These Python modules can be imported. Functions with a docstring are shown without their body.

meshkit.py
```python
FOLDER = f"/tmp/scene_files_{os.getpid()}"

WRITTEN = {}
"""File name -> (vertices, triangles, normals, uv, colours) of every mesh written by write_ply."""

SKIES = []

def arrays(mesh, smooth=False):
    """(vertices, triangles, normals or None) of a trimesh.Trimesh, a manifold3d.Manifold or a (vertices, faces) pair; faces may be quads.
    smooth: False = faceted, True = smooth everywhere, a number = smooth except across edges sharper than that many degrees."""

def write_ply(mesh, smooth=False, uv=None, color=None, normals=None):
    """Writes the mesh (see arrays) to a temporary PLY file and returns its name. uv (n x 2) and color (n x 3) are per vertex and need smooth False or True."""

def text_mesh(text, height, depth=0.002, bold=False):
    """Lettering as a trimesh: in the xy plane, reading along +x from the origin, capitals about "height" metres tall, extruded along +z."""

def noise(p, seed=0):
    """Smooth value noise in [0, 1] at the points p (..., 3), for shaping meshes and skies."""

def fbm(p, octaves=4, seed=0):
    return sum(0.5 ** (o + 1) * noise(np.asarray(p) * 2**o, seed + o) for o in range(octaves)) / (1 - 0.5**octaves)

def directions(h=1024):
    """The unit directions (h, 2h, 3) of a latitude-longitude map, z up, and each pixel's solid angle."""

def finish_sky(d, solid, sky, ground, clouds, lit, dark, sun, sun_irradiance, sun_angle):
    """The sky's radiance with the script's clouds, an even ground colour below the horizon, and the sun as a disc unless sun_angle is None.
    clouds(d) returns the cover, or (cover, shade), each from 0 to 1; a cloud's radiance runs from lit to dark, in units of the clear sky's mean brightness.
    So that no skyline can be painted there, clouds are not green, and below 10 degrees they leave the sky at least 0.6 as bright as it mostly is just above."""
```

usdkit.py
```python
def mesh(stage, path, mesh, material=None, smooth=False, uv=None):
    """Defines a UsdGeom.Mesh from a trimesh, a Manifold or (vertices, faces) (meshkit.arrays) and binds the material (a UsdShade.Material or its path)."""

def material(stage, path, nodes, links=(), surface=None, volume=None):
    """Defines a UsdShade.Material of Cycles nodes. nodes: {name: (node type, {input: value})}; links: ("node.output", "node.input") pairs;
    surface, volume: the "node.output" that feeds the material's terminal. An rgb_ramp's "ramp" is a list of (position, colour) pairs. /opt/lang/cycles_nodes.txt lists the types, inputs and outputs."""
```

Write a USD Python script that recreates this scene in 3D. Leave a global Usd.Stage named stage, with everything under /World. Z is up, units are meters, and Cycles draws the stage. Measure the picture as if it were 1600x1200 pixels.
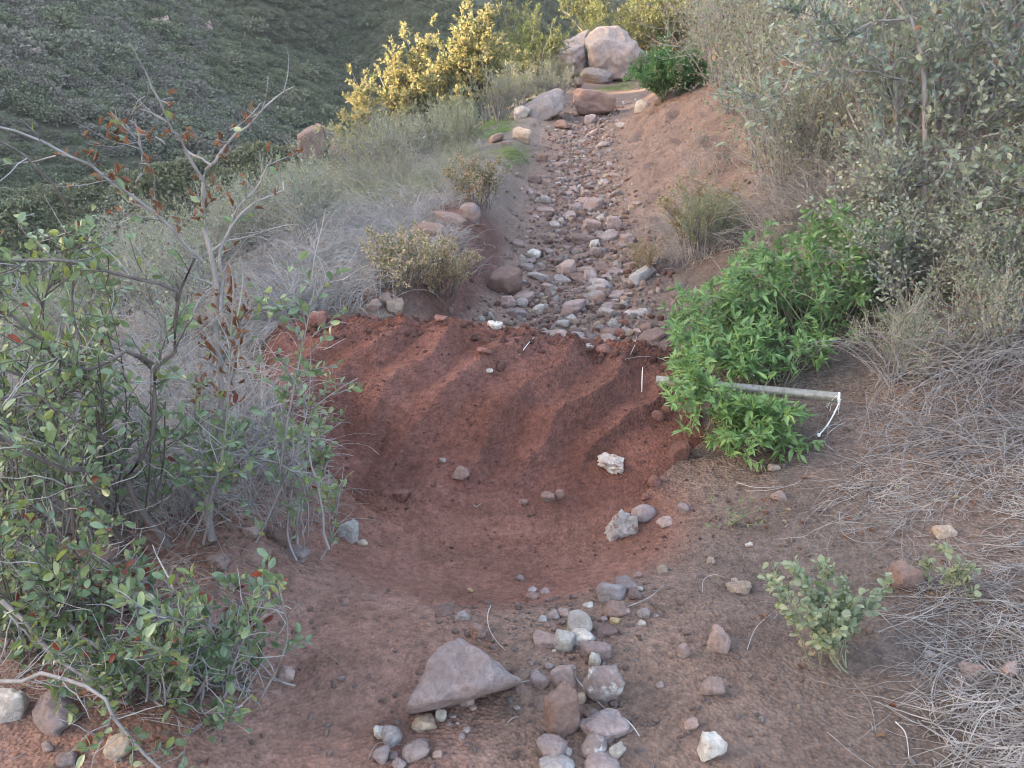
import math, numpy as np, trimesh, usdkit, meshkit
from scipy.spatial import ConvexHull
from pxr import Usd, UsdGeom, UsdLux, UsdShade, Sdf, Gf, Vt

# ------------------------------------------------------------------ stage, camera, sky, sun
stage = Usd.Stage.CreateInMemory()
UsdGeom.SetStageUpAxis(stage, 'Z')
UsdGeom.Xform.Define(stage, '/World')
UsdGeom.Scope.Define(stage, '/World/Looks')
EYE, PITCH, FPX = np.array([0, 0, 1.65]), math.radians(24), 1331.0
EXPOSURE = 3.0
SKY_STRENGTH, SUN_INTENSITY = 0.15, 1.1
SUN_AZ, SUN_EL = math.radians(-97), math.radians(10)          # from +y, clockwise
cam = UsdGeom.Camera.Define(stage, '/World/camera')
cam.CreateHorizontalApertureAttr(36.0)
cam.CreateVerticalApertureAttr(27.0)
cam.CreateFocalLengthAttr(36.0 * FPX / 1600)
cam.CreateExposureAttr(EXPOSURE)
cam.CreateClippingRangeAttr(Gf.Vec2f(0.05, 2000))
cam.AddTranslateOp().Set(Gf.Vec3d(*map(float, EYE)))
cam.AddRotateXOp().Set(90 - math.degrees(PITCH))
SUN = np.array([math.sin(SUN_AZ) * math.cos(SUN_EL), math.cos(SUN_AZ) * math.cos(SUN_EL), math.sin(SUN_EL)])
usdkit.material(stage, '/World/Looks/sky', {
    'sky': ('sky_texture', {'sky_type': 'single_scattering', 'sun_disc': False, 'sun_elevation': SUN_EL, 'sun_rotation': SUN_AZ,
                            'air_density': 1.0, 'aerosol_density': 3.0, 'ozone_density': 0.6}),
    'tc': ('texture_coordinate', {}), 'mp': ('mapping', {'scale': (1, 1, 2.5)}),
    'n': ('noise_texture', {'scale': 1.6, 'detail': 6, 'roughness': 0.55}),
    'cl': ('rgb_ramp', {'ramp': [(0.3, (0.03, 0.03, 0.03)), (0.75, (0.24, 0.24, 0.24))]}),
    'mx': ('mix', {'color2': (3.2, 4.15, 5.9)}),
    'bg': ('background_shader', {'strength': SKY_STRENGTH})},
    [('tc.generated', 'mp.vector'), ('mp.vector', 'n.vector'), ('n.fac', 'cl.fac'), ('cl.color', 'mx.fac'), ('sky.color', 'mx.color1'), ('mx.color', 'bg.color')], surface='bg.background')
dome = UsdLux.DomeLight.Define(stage, '/World/sky')
UsdShade.MaterialBindingAPI.Apply(dome.GetPrim()).Bind(UsdShade.Material.Get(stage, '/World/Looks/sky'))
sun = UsdLux.DistantLight.Define(stage, '/World/sun')
sun.CreateNormalizeAttr(True)
sun.CreateIntensityAttr(SUN_INTENSITY)
sun.CreateAngleAttr(0.5)
sun.CreateColorAttr(Gf.Vec3f(1.0, 0.78, 0.48))
sun.AddRotateXYZOp().Set(Gf.Vec3f(90 - math.degrees(SUN_EL), 0, 180 - math.degrees(SUN_AZ)))

# ------------------------------------------------------------------ helpers
FWD, UP, RT = np.array([0, math.cos(PITCH), -math.sin(PITCH)]), np.array([0, math.sin(PITCH), math.cos(PITCH)]), np.array([1.0, 0, 0])
counts = {}


def numbered(name, parent='/World'):
    key = (str(parent), name)
    n = counts.get(key, -1) + 1
    counts[key] = n
    return f'{parent}/{name}' if n == 0 else f'{parent}/{name}_{n:03d}'


def tag(prim, label=None, cat=None, group=None, kind=None):
    for k, v in (('label', label), ('category', cat), ('group', group), ('kind', kind)):
        if v:
            prim.SetCustomDataByKey(k, v)
    return prim


def thing(name, label, cat, loc=(0, 0, 0), rotz=0, scale=None, group=None):
    x = UsdGeom.Xform.Define(stage, numbered(name))
    x.AddTranslateOp().Set(Gf.Vec3d(*map(float, loc)))
    if rotz or scale is not None:
        x.AddRotateZOp().Set(float(rotz))
    if scale is not None:
        s = scale if np.ndim(scale) else (scale,) * 3
        x.AddScaleOp().Set(Gf.Vec3f(*map(float, s)))
    return tag(x.GetPrim(), label, cat, group)


def copy_of(src, name, label, loc, rotz=0, scale=1.0, group=None, cat=None):
    o = thing(name, label, cat or src.GetCustomDataByKey('category'), loc, rotz, scale, group)
    o.GetReferences().AddInternalReference(src.GetPath())
    o.SetInstanceable(True)
    return o


def obj(name, mesh, m, parent=None, smooth=False, label=None, cat=None, group=None, kind=None, origin=None):
    """one Mesh prim under parent, or under /World. origin: the world point of its parent, or where a top-level mesh gets its own origin"""
    path = numbered(name, parent.GetPath() if parent is not None else '/World')
    v, f = (mesh.vertices, mesh.faces) if hasattr(mesh, 'vertices') else mesh
    v = np.asarray(v, float)
    if origin is not None:
        v = v - np.asarray(origin)
    me = usdkit.mesh(stage, path, (v, f), f'/World/Looks/{m}', smooth=smooth)
    if origin is not None and parent is None:
        me.AddTranslateOp().Set(Gf.Vec3d(*map(float, origin)))
    return tag(me.GetPrim(), label, cat, group, kind)


def curves(name, P, W, m, parent=None, **kw):
    """P (N,k,3), W (N,k) widths"""
    c = UsdGeom.BasisCurves.Define(stage, numbered(name, parent.GetPath() if parent is not None else '/World'))
    c.CreateTypeAttr('linear')
    c.CreatePointsAttr(Vt.Vec3fArray.FromNumpy(np.ascontiguousarray(P.reshape(-1, 3), np.float32)))
    c.CreateCurveVertexCountsAttr(Vt.IntArray.FromNumpy(np.full(len(P), P.shape[1], np.int32)))
    c.CreateWidthsAttr(Vt.FloatArray.FromNumpy(np.ascontiguousarray(W.reshape(-1), np.float32)))
    c.SetWidthsInterpolation('vertex')
    UsdShade.MaterialBindingAPI.Apply(c.GetPrim()).Bind(UsdShade.Material.Get(stage, f'/World/Looks/{m}'))
    return tag(c.GetPrim(), **kw)


def unit(v):
    return v / np.maximum(np.linalg.norm(v, axis=-1, keepdims=True), 1e-9)


def ray(px, py):
    return unit(FWD + (px - 800) / FPX * RT + (600 - py) / FPX * UP)


def at(px, py, y):
    """the point of the pixel's ray on the vertical plane at distance y"""
    d = ray(px, py)
    return EYE + d * (y / d[1])


def fb(x, y, s, octaves=3, seed=0):
    return meshkit.fbm(np.stack([np.asarray(x) * s, np.asarray(y) * s, np.full(np.shape(x), 0.37)], -1), octaves, seed) - 0.5


def sstep(a, b, x):
    t = np.clip((np.asarray(x) - a) / (b - a), 0, 1)
    return t * t * (3 - 2 * t)


def soft(x, k):
    return 0.5 * (x + np.sqrt(x * x + k * k))


# ------------------------------------------------------------------ terrain
TX = ([-40, 0, 1.5, 2.2, 3, 4, 5.2, 8.26, 12.9, 17.7, 22, 30, 60], [0, .0, .1, .1, .05, .16, .43, .58, 1.0, 1.75, 2.6, 4.5, 12])
HW = ([0, 1.5, 2.2, 3, 4, 5.2, 8, 13, 20, 40], [.6, .62, .66, .72, .55, .47, .42, .45, .8, .6])


def trail_t(x, y):
    return x - np.interp(y, *TX)


def macro(x, y):
    """the lie of the land: the path on its ledge, the slope above it, the canyon below and the hills across"""
    t, hw = trail_t(x, y), np.interp(y, *HW)
    s = t - hw
    slope = np.interp(y, [0, 3, 4, 5, 8, 13, 20], [.16, .2, .36, .46, .52, .55, .42])
    right = slope * (np.sqrt(np.maximum(s, 0) ** 2 + .01) - .1) + .12 * soft(s - 2.0, .6) - .12 * soft(-2.0, .6)
    right = np.where(s > 0, right, 0)
    right = 60 * (1 - np.exp(-right / 60))
    q = -t - hw
    bank = np.interp(y, [0, 1.5, 2, 3, 4, 5, 6, 8, 12, 18, 22], [.1, .1, .12, .2, .22, .3, .3, .22, .12, .05, .0])
    ledge = np.interp(y, [0, 4, 6, 8, 12, 16, 22], [2.4, 2.1, 1.8, 1.5, 1.1, .8, .5])
    left = bank * sstep(0, .38, q) - .05 * (soft(q - .5, .2) - soft(-.5, .2)) - .62 * (soft(q - ledge, .8) - soft(-ledge, .8))
    z = np.where(s > 0, right, 0) + np.where(q > 0, left, 0)
    z = z + np.interp(y, [0, 10, 22, 40], [0, 0, .12, -.6])
    # the canyon: its floor, the far hill, the spur in between, and the ridge on the left behind which the sun stands
    u = -.46 * x + .89 * y
    w = .89 * x + .46 * y
    rg = (1 - np.abs(2 * meshkit.noise(np.stack([(w - .75 * u) * .085 + fb(x, y, .03, 2, 5) * 1.2, u * .012, 0 * w], -1), 3) - 1)) * 7.0
    rg += (1 - np.abs(2 * meshkit.noise(np.stack([(w - .6 * u) * .22 + fb(x, y, .05, 2, 6), u * .02, 0 * w], -1), 4) - 1)) * 1.9
    far = -20 + .72 * (u - 58) + rg
    far = 34 - soft(34 - far, 10)
    # a spur falling to the left at about 30 m
    sx = np.clip((x + 20) / 22, -2, 1.5)
    crest = -4.4 + 3.0 * sx + fb(x, y, .15, 3, 8) * 1.2
    sp_y = 26 + 4 * sx
    spur = crest - .62 * np.abs(y - sp_y) ** 1.05
    lc = np.interp(y, [-80, -10, -3, 0.5, 2.5, 4.2, 5.4, 6.2, 8.0, 9.4, 12.2, 13.8, 15, 18, 20, 26, 45, 90], [27, 25, 20.5, 17.5, 15.8, 15.2, 14.6, 12.8, 12.8, 14.7, 15.2, 14.3, 14.1, 14.3, 16, 20, 26, 30])
    leftr = lc - .55 * np.abs(x + 75)
    floor_ = -19.0 + 0 * x
    hills = np.maximum(np.maximum(np.maximum(far, spur), leftr), floor_)
    return np.maximum(z, hills)


PIT = (-.06, 2.70, .74, .56)


def ground(x, y):
    x, y = np.asarray(x, float), np.asarray(y, float)
    t, hw = trail_t(x, y), np.interp(y, *HW)
    z = macro(x, y)
    z = z - .05 * np.clip(1 - (t / hw) ** 2, 0, 1) * sstep(3.6, 4.6, y)
    e = ((x - PIT[0]) / PIT[2]) ** 2 + ((y - PIT[1]) / PIT[3]) ** 2
    z = z - .21 * np.exp(-e ** 1.6 * 1.1)
    near = np.clip(1.2 - y / 30, .1, 1)
    on = np.exp(-(t / (hw + .15)) ** 4)
    z = z + fb(x, y, 1.3, 3, 1) * (.10 - .05 * on) + fb(x, y, 6, 3, 2) * (.035 - .008 * on) * near + fb(x, y, 24, 3, 3) * .012 * near
    # water-worn steps in the bare bank on the right beyond the mound
    sb = t - hw
    bankm = sstep(0, .3, sb) * (1 - sstep(1.6, 2.4, sb)) * sstep(4.5, 6, y)
    z = z + bankm * fb(x * .7 + y * .35, y * .5 - x * 1.2, 3.2, 4, 9) * .36
    return z


CREST = ([-1.5, -1.25, -1.0, -.6, -.3, 0, .3, .55, .78, 1.05], [.05, .22, .30, .325, .31, .26, .205, .17, .13, .02])


def mound(x, y, want_fade=False):
    """the pile of dug earth across the path: height of its surface (below the ground where there is no pile)"""
    x, y = np.asarray(x, float), np.asarray(y, float)
    c = np.interp(x, *CREST) + .035 * fb(x, y, 5, 2, 21)
    yc = 3.72 + .06 * np.sin(x * 2.2) - .05 * x
    d = yc - y                                                  # towards the camera
    edge = np.interp(x, [-1.3, -.9, -.3, .3, .8], [.26, .34, .38, .44, .4])
    floor_ = -.17
    # a flattish top, a break of slope and a steep front down to the pit
    top = c - .27 * soft(d - .03, .12) - .10 * sstep(-.05, .3, d) * np.clip(c, 0, 1)
    zb = np.interp(x, [-1.3, -.5, 0, .8], [.23, .2, .145, .09])
    front = zb - .66 * (d - edge) - .085 * np.sin(np.clip((d - edge) / .45, 0, 1) * np.pi)
    z = .5 * (top + front) - .5 * np.sqrt((top - front) ** 2 + .004)
    z = np.maximum(z, floor_ - .55 * soft(d - .95, .1) + .03 * fb(x, y, 4, 2, 24))
    z = np.where(d < .75, z, np.maximum(z, -.17 + .02 * fb(x, y, 4, 2, 24)))
    z = np.where(d < 0, c - .5 * (np.sqrt(d * d + .0064) - .08), z)
    # scalloped ribs left by the shovel
    wx, wy = x + .35 * fb(x, y, 2.6, 3, 30), y + .35 * fb(x, y, 2.6, 3, 31)
    ph = (wx * .93 - wy * .78) * 4.0
    saw = ph - np.floor(ph)
    rib = np.where(saw < .7, saw / .7, (1 - saw) / .3)
    keep = sstep(-.12, .06, d) * (1 - sstep(.55, .85, d))
    gain = .6 + 1.8 * np.clip(fb(x, y, 3.1, 2, 33) + .25, 0, 1)
    z = z + keep * gain * .06 * (rib - .5)
    ph2 = (d + .09 * fb(x, y, 3, 3, 35) + .12 * x * x) * 17
    z = z + .010 * np.sin(ph2 * 2 * np.pi * .6) * sstep(.5, .7, d) * (1 - sstep(.95, 1.2, d)) * (.4 + fb(x, y, 4, 2, 36) * 2)
    z = z + fb(x, y, 14, 4, 38) * .030 + fb(x, y, 50, 3, 39) * .006
    z = z + .05 * np.exp(-(d / .07) ** 2) * np.clip(fb(x, y, 11, 2, 40) + .1, 0, 1)
    side = sstep(-1.42, -1.1, x) * (1 - sstep(.78, 1.08, x + .28 * fb(x, y, 3, 3, 46) + .3 * sstep(.55, .95, d)))
    fade = side * (1 - sstep(.95, 1.35, d + .5 * np.abs(x) ** 2.2)) * (1 - sstep(.38, .6, -d))
    if want_fade:
        return fade
    return np.where(fade > .5, np.maximum(z, ground(x, y) + .012 + .02 * fb(x, y, 9, 3, 44)), z) - .3 * (1 - fade)


def surface(x, y):
    return np.maximum(ground(x, y), np.where((np.abs(np.asarray(x)) < 1.7) & (np.asarray(y) > 2.2) & (np.asarray(y) < 4.6), mound(x, y), -9))


KS = np.geomspace(1.2, 60, 500)


def hit(px, py):
    """where the pixel's ray meets the ground"""
    d = ray(px, py)
    a = b = None
    for step in range(2):
        ks = KS if step == 0 else np.linspace(a, b, 30)
        P = EYE + ks[:, None] * d
        under = P[:, 2] < surface(P[:, 0], P[:, 1])
        i = int(np.argmax(under)) if under.any() else len(ks) - 1
        a, b = ks[max(i - 1, 0)], ks[i]
    return EYE + d * .5 * (a + b)


HX, HY = np.arange(-7, 9, .03), np.arange(1.0, 32, .03)
HT = None


def fast_hits(xs, ys):
    """hit() for many pixels, on a table of heights"""
    from scipy.ndimage import map_coordinates
    global HT
    if HT is None:
        gx_, gy_ = np.meshgrid(HX, HY, indexing='ij')
        HT = surface(gx_, gy_)
    D = np.array([ray(a, b) for a, b in zip(xs, ys)])
    ks = np.geomspace(1.3, 34, 420)
    Q = EYE + ks[None, :, None] * D[:, None]
    zt = map_coordinates(HT, [(Q[..., 0] - HX[0]) / .03, (Q[..., 1] - HY[0]) / .03], order=1, mode='nearest')
    i = np.argmax(Q[..., 2] < zt, axis=1)
    i = np.where(i == 0, len(ks) - 1, i)
    P_ = EYE + (.5 * (ks[i] + ks[i - 1]))[:, None] * D
    return P_


def depth(p):
    return float((np.asarray(p) - EYE) @ FWD)


# ------------------------------------------------------------------ materials
def soil_material(name, bump=.6, fine=1.0):
    usdkit.material(stage, f'/World/Looks/{name}', {
        'g': ('geometry', {}), 'a': ('attribute', {'attribute': 'soil'}),
        'n1': ('noise_texture', {'scale': 38, 'detail': 7, 'roughness': .7}),
        'n2': ('noise_texture', {'scale': 4.5, 'detail': 5, 'roughness': .6}),
        'v': ('voronoi_texture', {'scale': 85, 'randomness': 1.0}),
        'r1': ('rgb_ramp', {'ramp': [(.3, (.6, .6, .6)), (.5, (.98, .98, .98)), (.7, (1.4, 1.37, 1.34))]}),
        'r2': ('rgb_ramp', {'ramp': [(.3, (.78, .76, .75)), (.7, (1.22, 1.22, 1.24))]}),
        'rv': ('rgb_ramp', {'ramp': [(.0, (1.25, 1.22, 1.2)), (.32, (1, 1, 1)), (.7, (.72, .72, .72))]}),
        'm1': ('mix', {'mix_type': 'multiply', 'fac': 1.0}), 'm2': ('mix', {'mix_type': 'multiply', 'fac': 1.0}), 'm3': ('mix', {'mix_type': 'multiply', 'fac': .35}),
        'ad': ('math', {'math_type': 'multiply_add', 'value2': -.55}),
        'b': ('bump', {'strength': min(1, bump * 1.5), 'distance': .03 * fine}),
        'p': ('principled_bsdf', {'roughness': .95, 'specular_ior_level': .15})},
        [('g.position', 'n1.vector'), ('g.position', 'n2.vector'), ('g.position', 'v.vector'), ('n1.fac', 'r1.fac'), ('n2.fac', 'r2.fac'), ('v.distance', 'rv.fac'),
         ('a.color', 'm1.color1'), ('r1.color', 'm1.color2'), ('m1.color', 'm2.color1'), ('r2.color', 'm2.color2'), ('m2.color', 'm3.color1'), ('rv.color', 'm3.color2'),
         ('m3.color', 'p.base_color'), ('v.distance', 'ad.value1'), ('n1.fac', 'ad.value3'), ('ad.value', 'b.height'), ('b.normal', 'p.normal')], surface='p.BSDF')


soil_material('trail_soil')
soil_material('dug_soil', .45)
soil_material('hill_soil', .4, 5)


def stone_material(name, c1, c2, spots=None, rough=.9, dust=.42):
    nodes = {'g': ('geometry', {}), 'oi': ('object_info', {}), 'tc': ('texture_coordinate', {}),
             'n1': ('noise_texture', {'scale': 11, 'detail': 8, 'roughness': .7}), 'n2': ('noise_texture', {'scale': 75, 'detail': 6, 'roughness': .75}),
             'nd': ('noise_texture', {'scale': 19, 'detail': 6, 'roughness': .7}),
             'r1': ('rgb_ramp', {'ramp': [(.3, c1), (.68, c2)]}),
             'r2': ('rgb_ramp', {'ramp': [(.25, (.55, .53, .53)), (.5, (1, 1, 1)), (.75, (1.35, 1.33, 1.3))]}),
             'ro': ('rgb_ramp', {'ramp': [(0, (.72, .72, .74)), (.5, (1, .98, .97)), (1, (1.25, 1.22, 1.2))]}),
             'rd': ('rgb_ramp', {'ramp': [(.36, (0, 0, 0)), (.62, (dust, dust, dust))]}),
             'm1': ('mix', {'mix_type': 'multiply', 'fac': 1.0}), 'm2': ('mix', {'mix_type': 'multiply', 'fac': 1.0}), 'md': ('mix', {'color2': (.235, .155, .13)}),
             'ad': ('math', {'math_type': 'multiply_add', 'value2': 1.6}),
             'b': ('bump', {'strength': 1.0, 'distance': .011}), 'p': ('principled_bsdf', {'roughness': rough, 'specular_ior_level': .15})}
    links = [('tc.object', 'n1.vector'), ('tc.object', 'n2.vector'), ('g.position', 'nd.vector'), ('n1.fac', 'r1.fac'), ('n2.fac', 'r2.fac'), ('oi.random', 'ro.fac'), ('nd.fac', 'rd.fac'), ('rd.color', 'md.fac'),
             ('r1.color', 'm1.color1'), ('r2.color', 'm1.color2'), ('m1.color', 'm2.color1'), ('ro.color', 'm2.color2'), ('n1.fac', 'ad.value1'), ('n2.fac', 'ad.value3'), ('ad.value', 'b.height'), ('b.normal', 'p.normal'), ('md.color', 'p.base_color')]
    if spots:
        nodes |= {'n3': ('noise_texture', {'scale': 26, 'detail': 5, 'roughness': .65}), 'r3': ('rgb_ramp', {'ramp': [(.52, (0, 0, 0)), (.62, (1, 1, 1))]}), 'm3': ('mix', {'color2': spots})}
        links += [('tc.object', 'n3.vector'), ('n3.fac', 'r3.fac'), ('r3.color', 'm3.fac'), ('m2.color', 'm3.color1'), ('m3.color', 'md.color1')]
    else:
        links += [('m2.color', 'md.color1')]
    usdkit.material(stage, f'/World/Looks/{name}', nodes, links, surface='p.BSDF')


stone_material('mauve_stone', (.19, .148, .148), (.32, .26, .252))
stone_material('pink_stone', (.26, .185, .165), (.38, .285, .255))
stone_material('brown_stone', (.15, .095, .08), (.25, .165, .14))
stone_material('dark_stone', (.10, .072, .07), (.17, .125, .12))
stone_material('grey_stone', (.25, .225, .222), (.39, .355, .345))
stone_material('pale_stone', (.36, .33, .305), (.55, .52, .48), rough=.8, dust=.5)
stone_material('green_grey_stone', (.31, .30, .275), (.46, .445, .415), rough=.7)
stone_material('white_quartz', (.34, .29, .26), (.55, .51, .48), spots=(.26, .14, .11), rough=.7, dust=.35)
stone_material('speckled_stone', (.2, .155, .15), (.3, .25, .24), spots=(.5, .48, .46))
stone_material('tan_stone', (.33, .25, .19), (.45, .36, .28))
stone_material('yellow_stone', (.33, .24, .12), (.42, .31, .17))
stone_material('red_clod', (.14, .069, .058), (.2, .1, .084), rough=.95, dust=.1)
stone_material('soil_clod', (.22, .15, .13), (.33, .24, .205))
stone_material('boulder_rock', (.17, .142, .138), (.30, .26, .25), dust=.3)
stone_material('orange_rock', (.19, .125, .108), (.29, .2, .175))


def leaf_material(name, stops, trans=.3, rough=.45, spec=.4):
    """stops: the leaf colours among which each leaf takes its own"""
    ramp = [(i / max(len(stops) - 1, 1), c) for i, c in enumerate(stops)]
    usdkit.material(stage, f'/World/Looks/{name}', {
        'g': ('geometry', {}), 'oi': ('object_info', {}), 'ad': ('math', {'math_type': 'add'}), 'fr': ('math', {'math_type': 'fraction'}),
        'r': ('rgb_ramp', {'ramp': ramp}), 'n': ('noise_texture', {'scale': 55, 'detail': 3}), 'rn': ('rgb_ramp', {'ramp': [(.3, (.82, .82, .82)), (.7, (1.15, 1.15, 1.15))]}),
        'm': ('mix', {'mix_type': 'multiply', 'fac': 1.0}), 'h': ('hsv', {'saturation': 1.1, 'value': 1.15}),
        'p': ('principled_bsdf', {'roughness': rough, 'specular_ior_level': spec}), 't': ('translucent_bsdf', {}), 'mx': ('mix_closure', {'fac': trans})},
        [('g.random_per_island', 'ad.value1'), ('oi.random', 'ad.value2'), ('ad.value', 'fr.value1'), ('fr.value', 'r.fac'), ('g.position', 'n.vector'), ('n.fac', 'rn.fac'),
         ('r.color', 'm.color1'), ('rn.color', 'm.color2'), ('m.color', 'p.base_color'), ('m.color', 'h.color'), ('h.color', 't.color'), ('p.BSDF', 'mx.closure1'), ('t.BSDF', 'mx.closure2')], surface='mx.closure')


leaf_material('sumac_leaf', [(.11, .155, .08), (.14, .19, .10), (.175, .225, .125), (.155, .205, .09), (.19, .22, .10), (.14, .185, .12)], .22, .36, .6)
leaf_material('yellow_green_leaf', [(.17, .21, .06), (.22, .24, .08), (.13, .18, .06)], .35)
leaf_material('red_leaf', [(.14, .035, .025), (.2, .06, .035), (.11, .03, .03)], .3, .6)
leaf_material('dead_leaf', [(.16, .075, .045), (.22, .105, .06), (.12, .055, .035), (.2, .12, .07)], .2, .7, .2)
leaf_material('bright_leaf', [(.11, .19, .058), (.145, .235, .075), (.185, .275, .10), (.12, .20, .085), (.15, .25, .09)], .3, .48, .4)
leaf_material('pale_leaf', [(.17, .2, .12), (.22, .25, .155), (.27, .27, .18), (.19, .225, .135)], .25, .6, .2)
leaf_material('withered_leaf', [(.2, .15, .11), (.26, .21, .15), (.16, .12, .09)], .2, .8, .1)
leaf_material('scrub_leaf', [(.09, .12, .075), (.13, .16, .11), (.18, .2, .145), (.25, .26, .2), (.11, .15, .09), (.15, .14, .1)], .2, .4, .55)
leaf_material('sage_leaf', [(.19, .215, .14), (.24, .255, .18), (.27, .275, .21), (.17, .2, .12)], .2, .8, .1)
leaf_material('olive_leaf', [(.13, .15, .06), (.17, .18, .08), (.10, .13, .05), (.2, .19, .09)], .35, .6, .2)
leaf_material('gold_leaf', [(.28, .25, .12), (.34, .29, .15), (.22, .21, .10), (.37, .31, .19)], .4, .6, .2)
leaf_material('dense_green_leaf', [(.065, .14, .055), (.09, .185, .065), (.12, .215, .08)], .25, .6, .2)
leaf_material('buckwheat_head', [(.3, .21, .14), (.38, .28, .19), (.24, .155, .1), (.42, .34, .25)], .15, .9, .1)
leaf_material('grass_blade', [(.09, .145, .05), (.12, .18, .065), (.17, .2, .09)], .35, .6, .2)
leaf_material('far_leaf', [(.115, .125, .075), (.15, .155, .095), (.185, .175, .12), (.13, .135, .088)], .1, .9, .1)
leaf_material('far_leaf_pale', [(.15, .16, .10), (.18, .185, .125), (.2, .2, .15)], .1, .9, .1)
leaf_material('far_leaf_brown', [(.16, .145, .115), (.19, .17, .14), (.22, .2, .17)], .1, .9, .1)


def bark_material(name, c1, c2, scale=30):
    usdkit.material(stage, f'/World/Looks/{name}', {
        'g': ('geometry', {}), 'mp': ('mapping', {'scale': (1, 1, .35)}), 'n': ('noise_texture', {'scale': scale, 'detail': 6, 'roughness': .65}),
        'r': ('rgb_ramp', {'ramp': [(.3, c1), (.7, c2)]}), 'b': ('bump', {'strength': .5, 'distance': .004}), 'p': ('principled_bsdf', {'roughness': .85, 'specular_ior_level': .2})},
        [('g.position', 'mp.vector'), ('mp.vector', 'n.vector'), ('n.fac', 'r.fac'), ('r.color', 'p.base_color'), ('n.fac', 'b.height'), ('b.normal', 'p.normal')], surface='p.BSDF')


bark_material('grey_bark', (.16, .135, .13), (.3, .265, .255))
bark_material('dark_bark', (.075, .058, .055), (.16, .13, .12))
bark_material('pale_bark', (.3, .265, .25), (.46, .42, .4))
bark_material('dry_twig', (.17, .155, .147), (.35, .325, .315), 25)
bark_material('grey_twig', (.09, .08, .08), (.25, .228, .228), 25)
bark_material('dry_straw', (.10, .085, .078), (.36, .32, .30), 14)
bark_material('grey_straw', (.10, .09, .085), (.37, .34, .325), 14)
bark_material('olive_stem', (.13, .135, .085), (.24, .23, .16), 14)

# ------------------------------------------------------------------ mesh helpers
def tubes(P, R, sides=4):
    """P (N,k,3), R (N,k): one mesh of N tapering tubes"""
    P, R = np.asarray(P, float), np.asarray(R, float)
    N, k, _ = P.shape
    T = unit(np.gradient(P, axis=1))
    ref = np.where(np.abs(T[..., 2:]) < .9, np.array([0, 0, 1.0]), np.array([1.0, 0, 0]))
    A = unit(np.cross(T, ref))
    B = np.cross(T, A)
    an = np.arange(sides) * 2 * np.pi / sides
    V = P[:, :, None] + R[:, :, None, None] * (np.cos(an)[:, None] * A[:, :, None] + np.sin(an)[:, None] * B[:, :, None])
    i, j = np.meshgrid(np.arange(k - 1), np.arange(sides), indexing='ij')
    q = np.stack([i * sides + j, i * sides + (j + 1) % sides, (i + 1) * sides + (j + 1) % sides, (i + 1) * sides + j], -1).reshape(-1, 4)
    f = np.vstack([q[:, [0, 1, 2]], q[:, [0, 2, 3]]])
    F = (f[None] + (np.arange(N) * k * sides)[:, None, None]).reshape(-1, 3)
    return V.reshape(-1, 3), F


def join(*ms):
    V, F, n = [], [], 0
    for v, f in ms:
        V.append(v), F.append(np.asarray(f) + n)
        n += len(v)
    return np.vstack(V), np.vstack(F)


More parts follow.
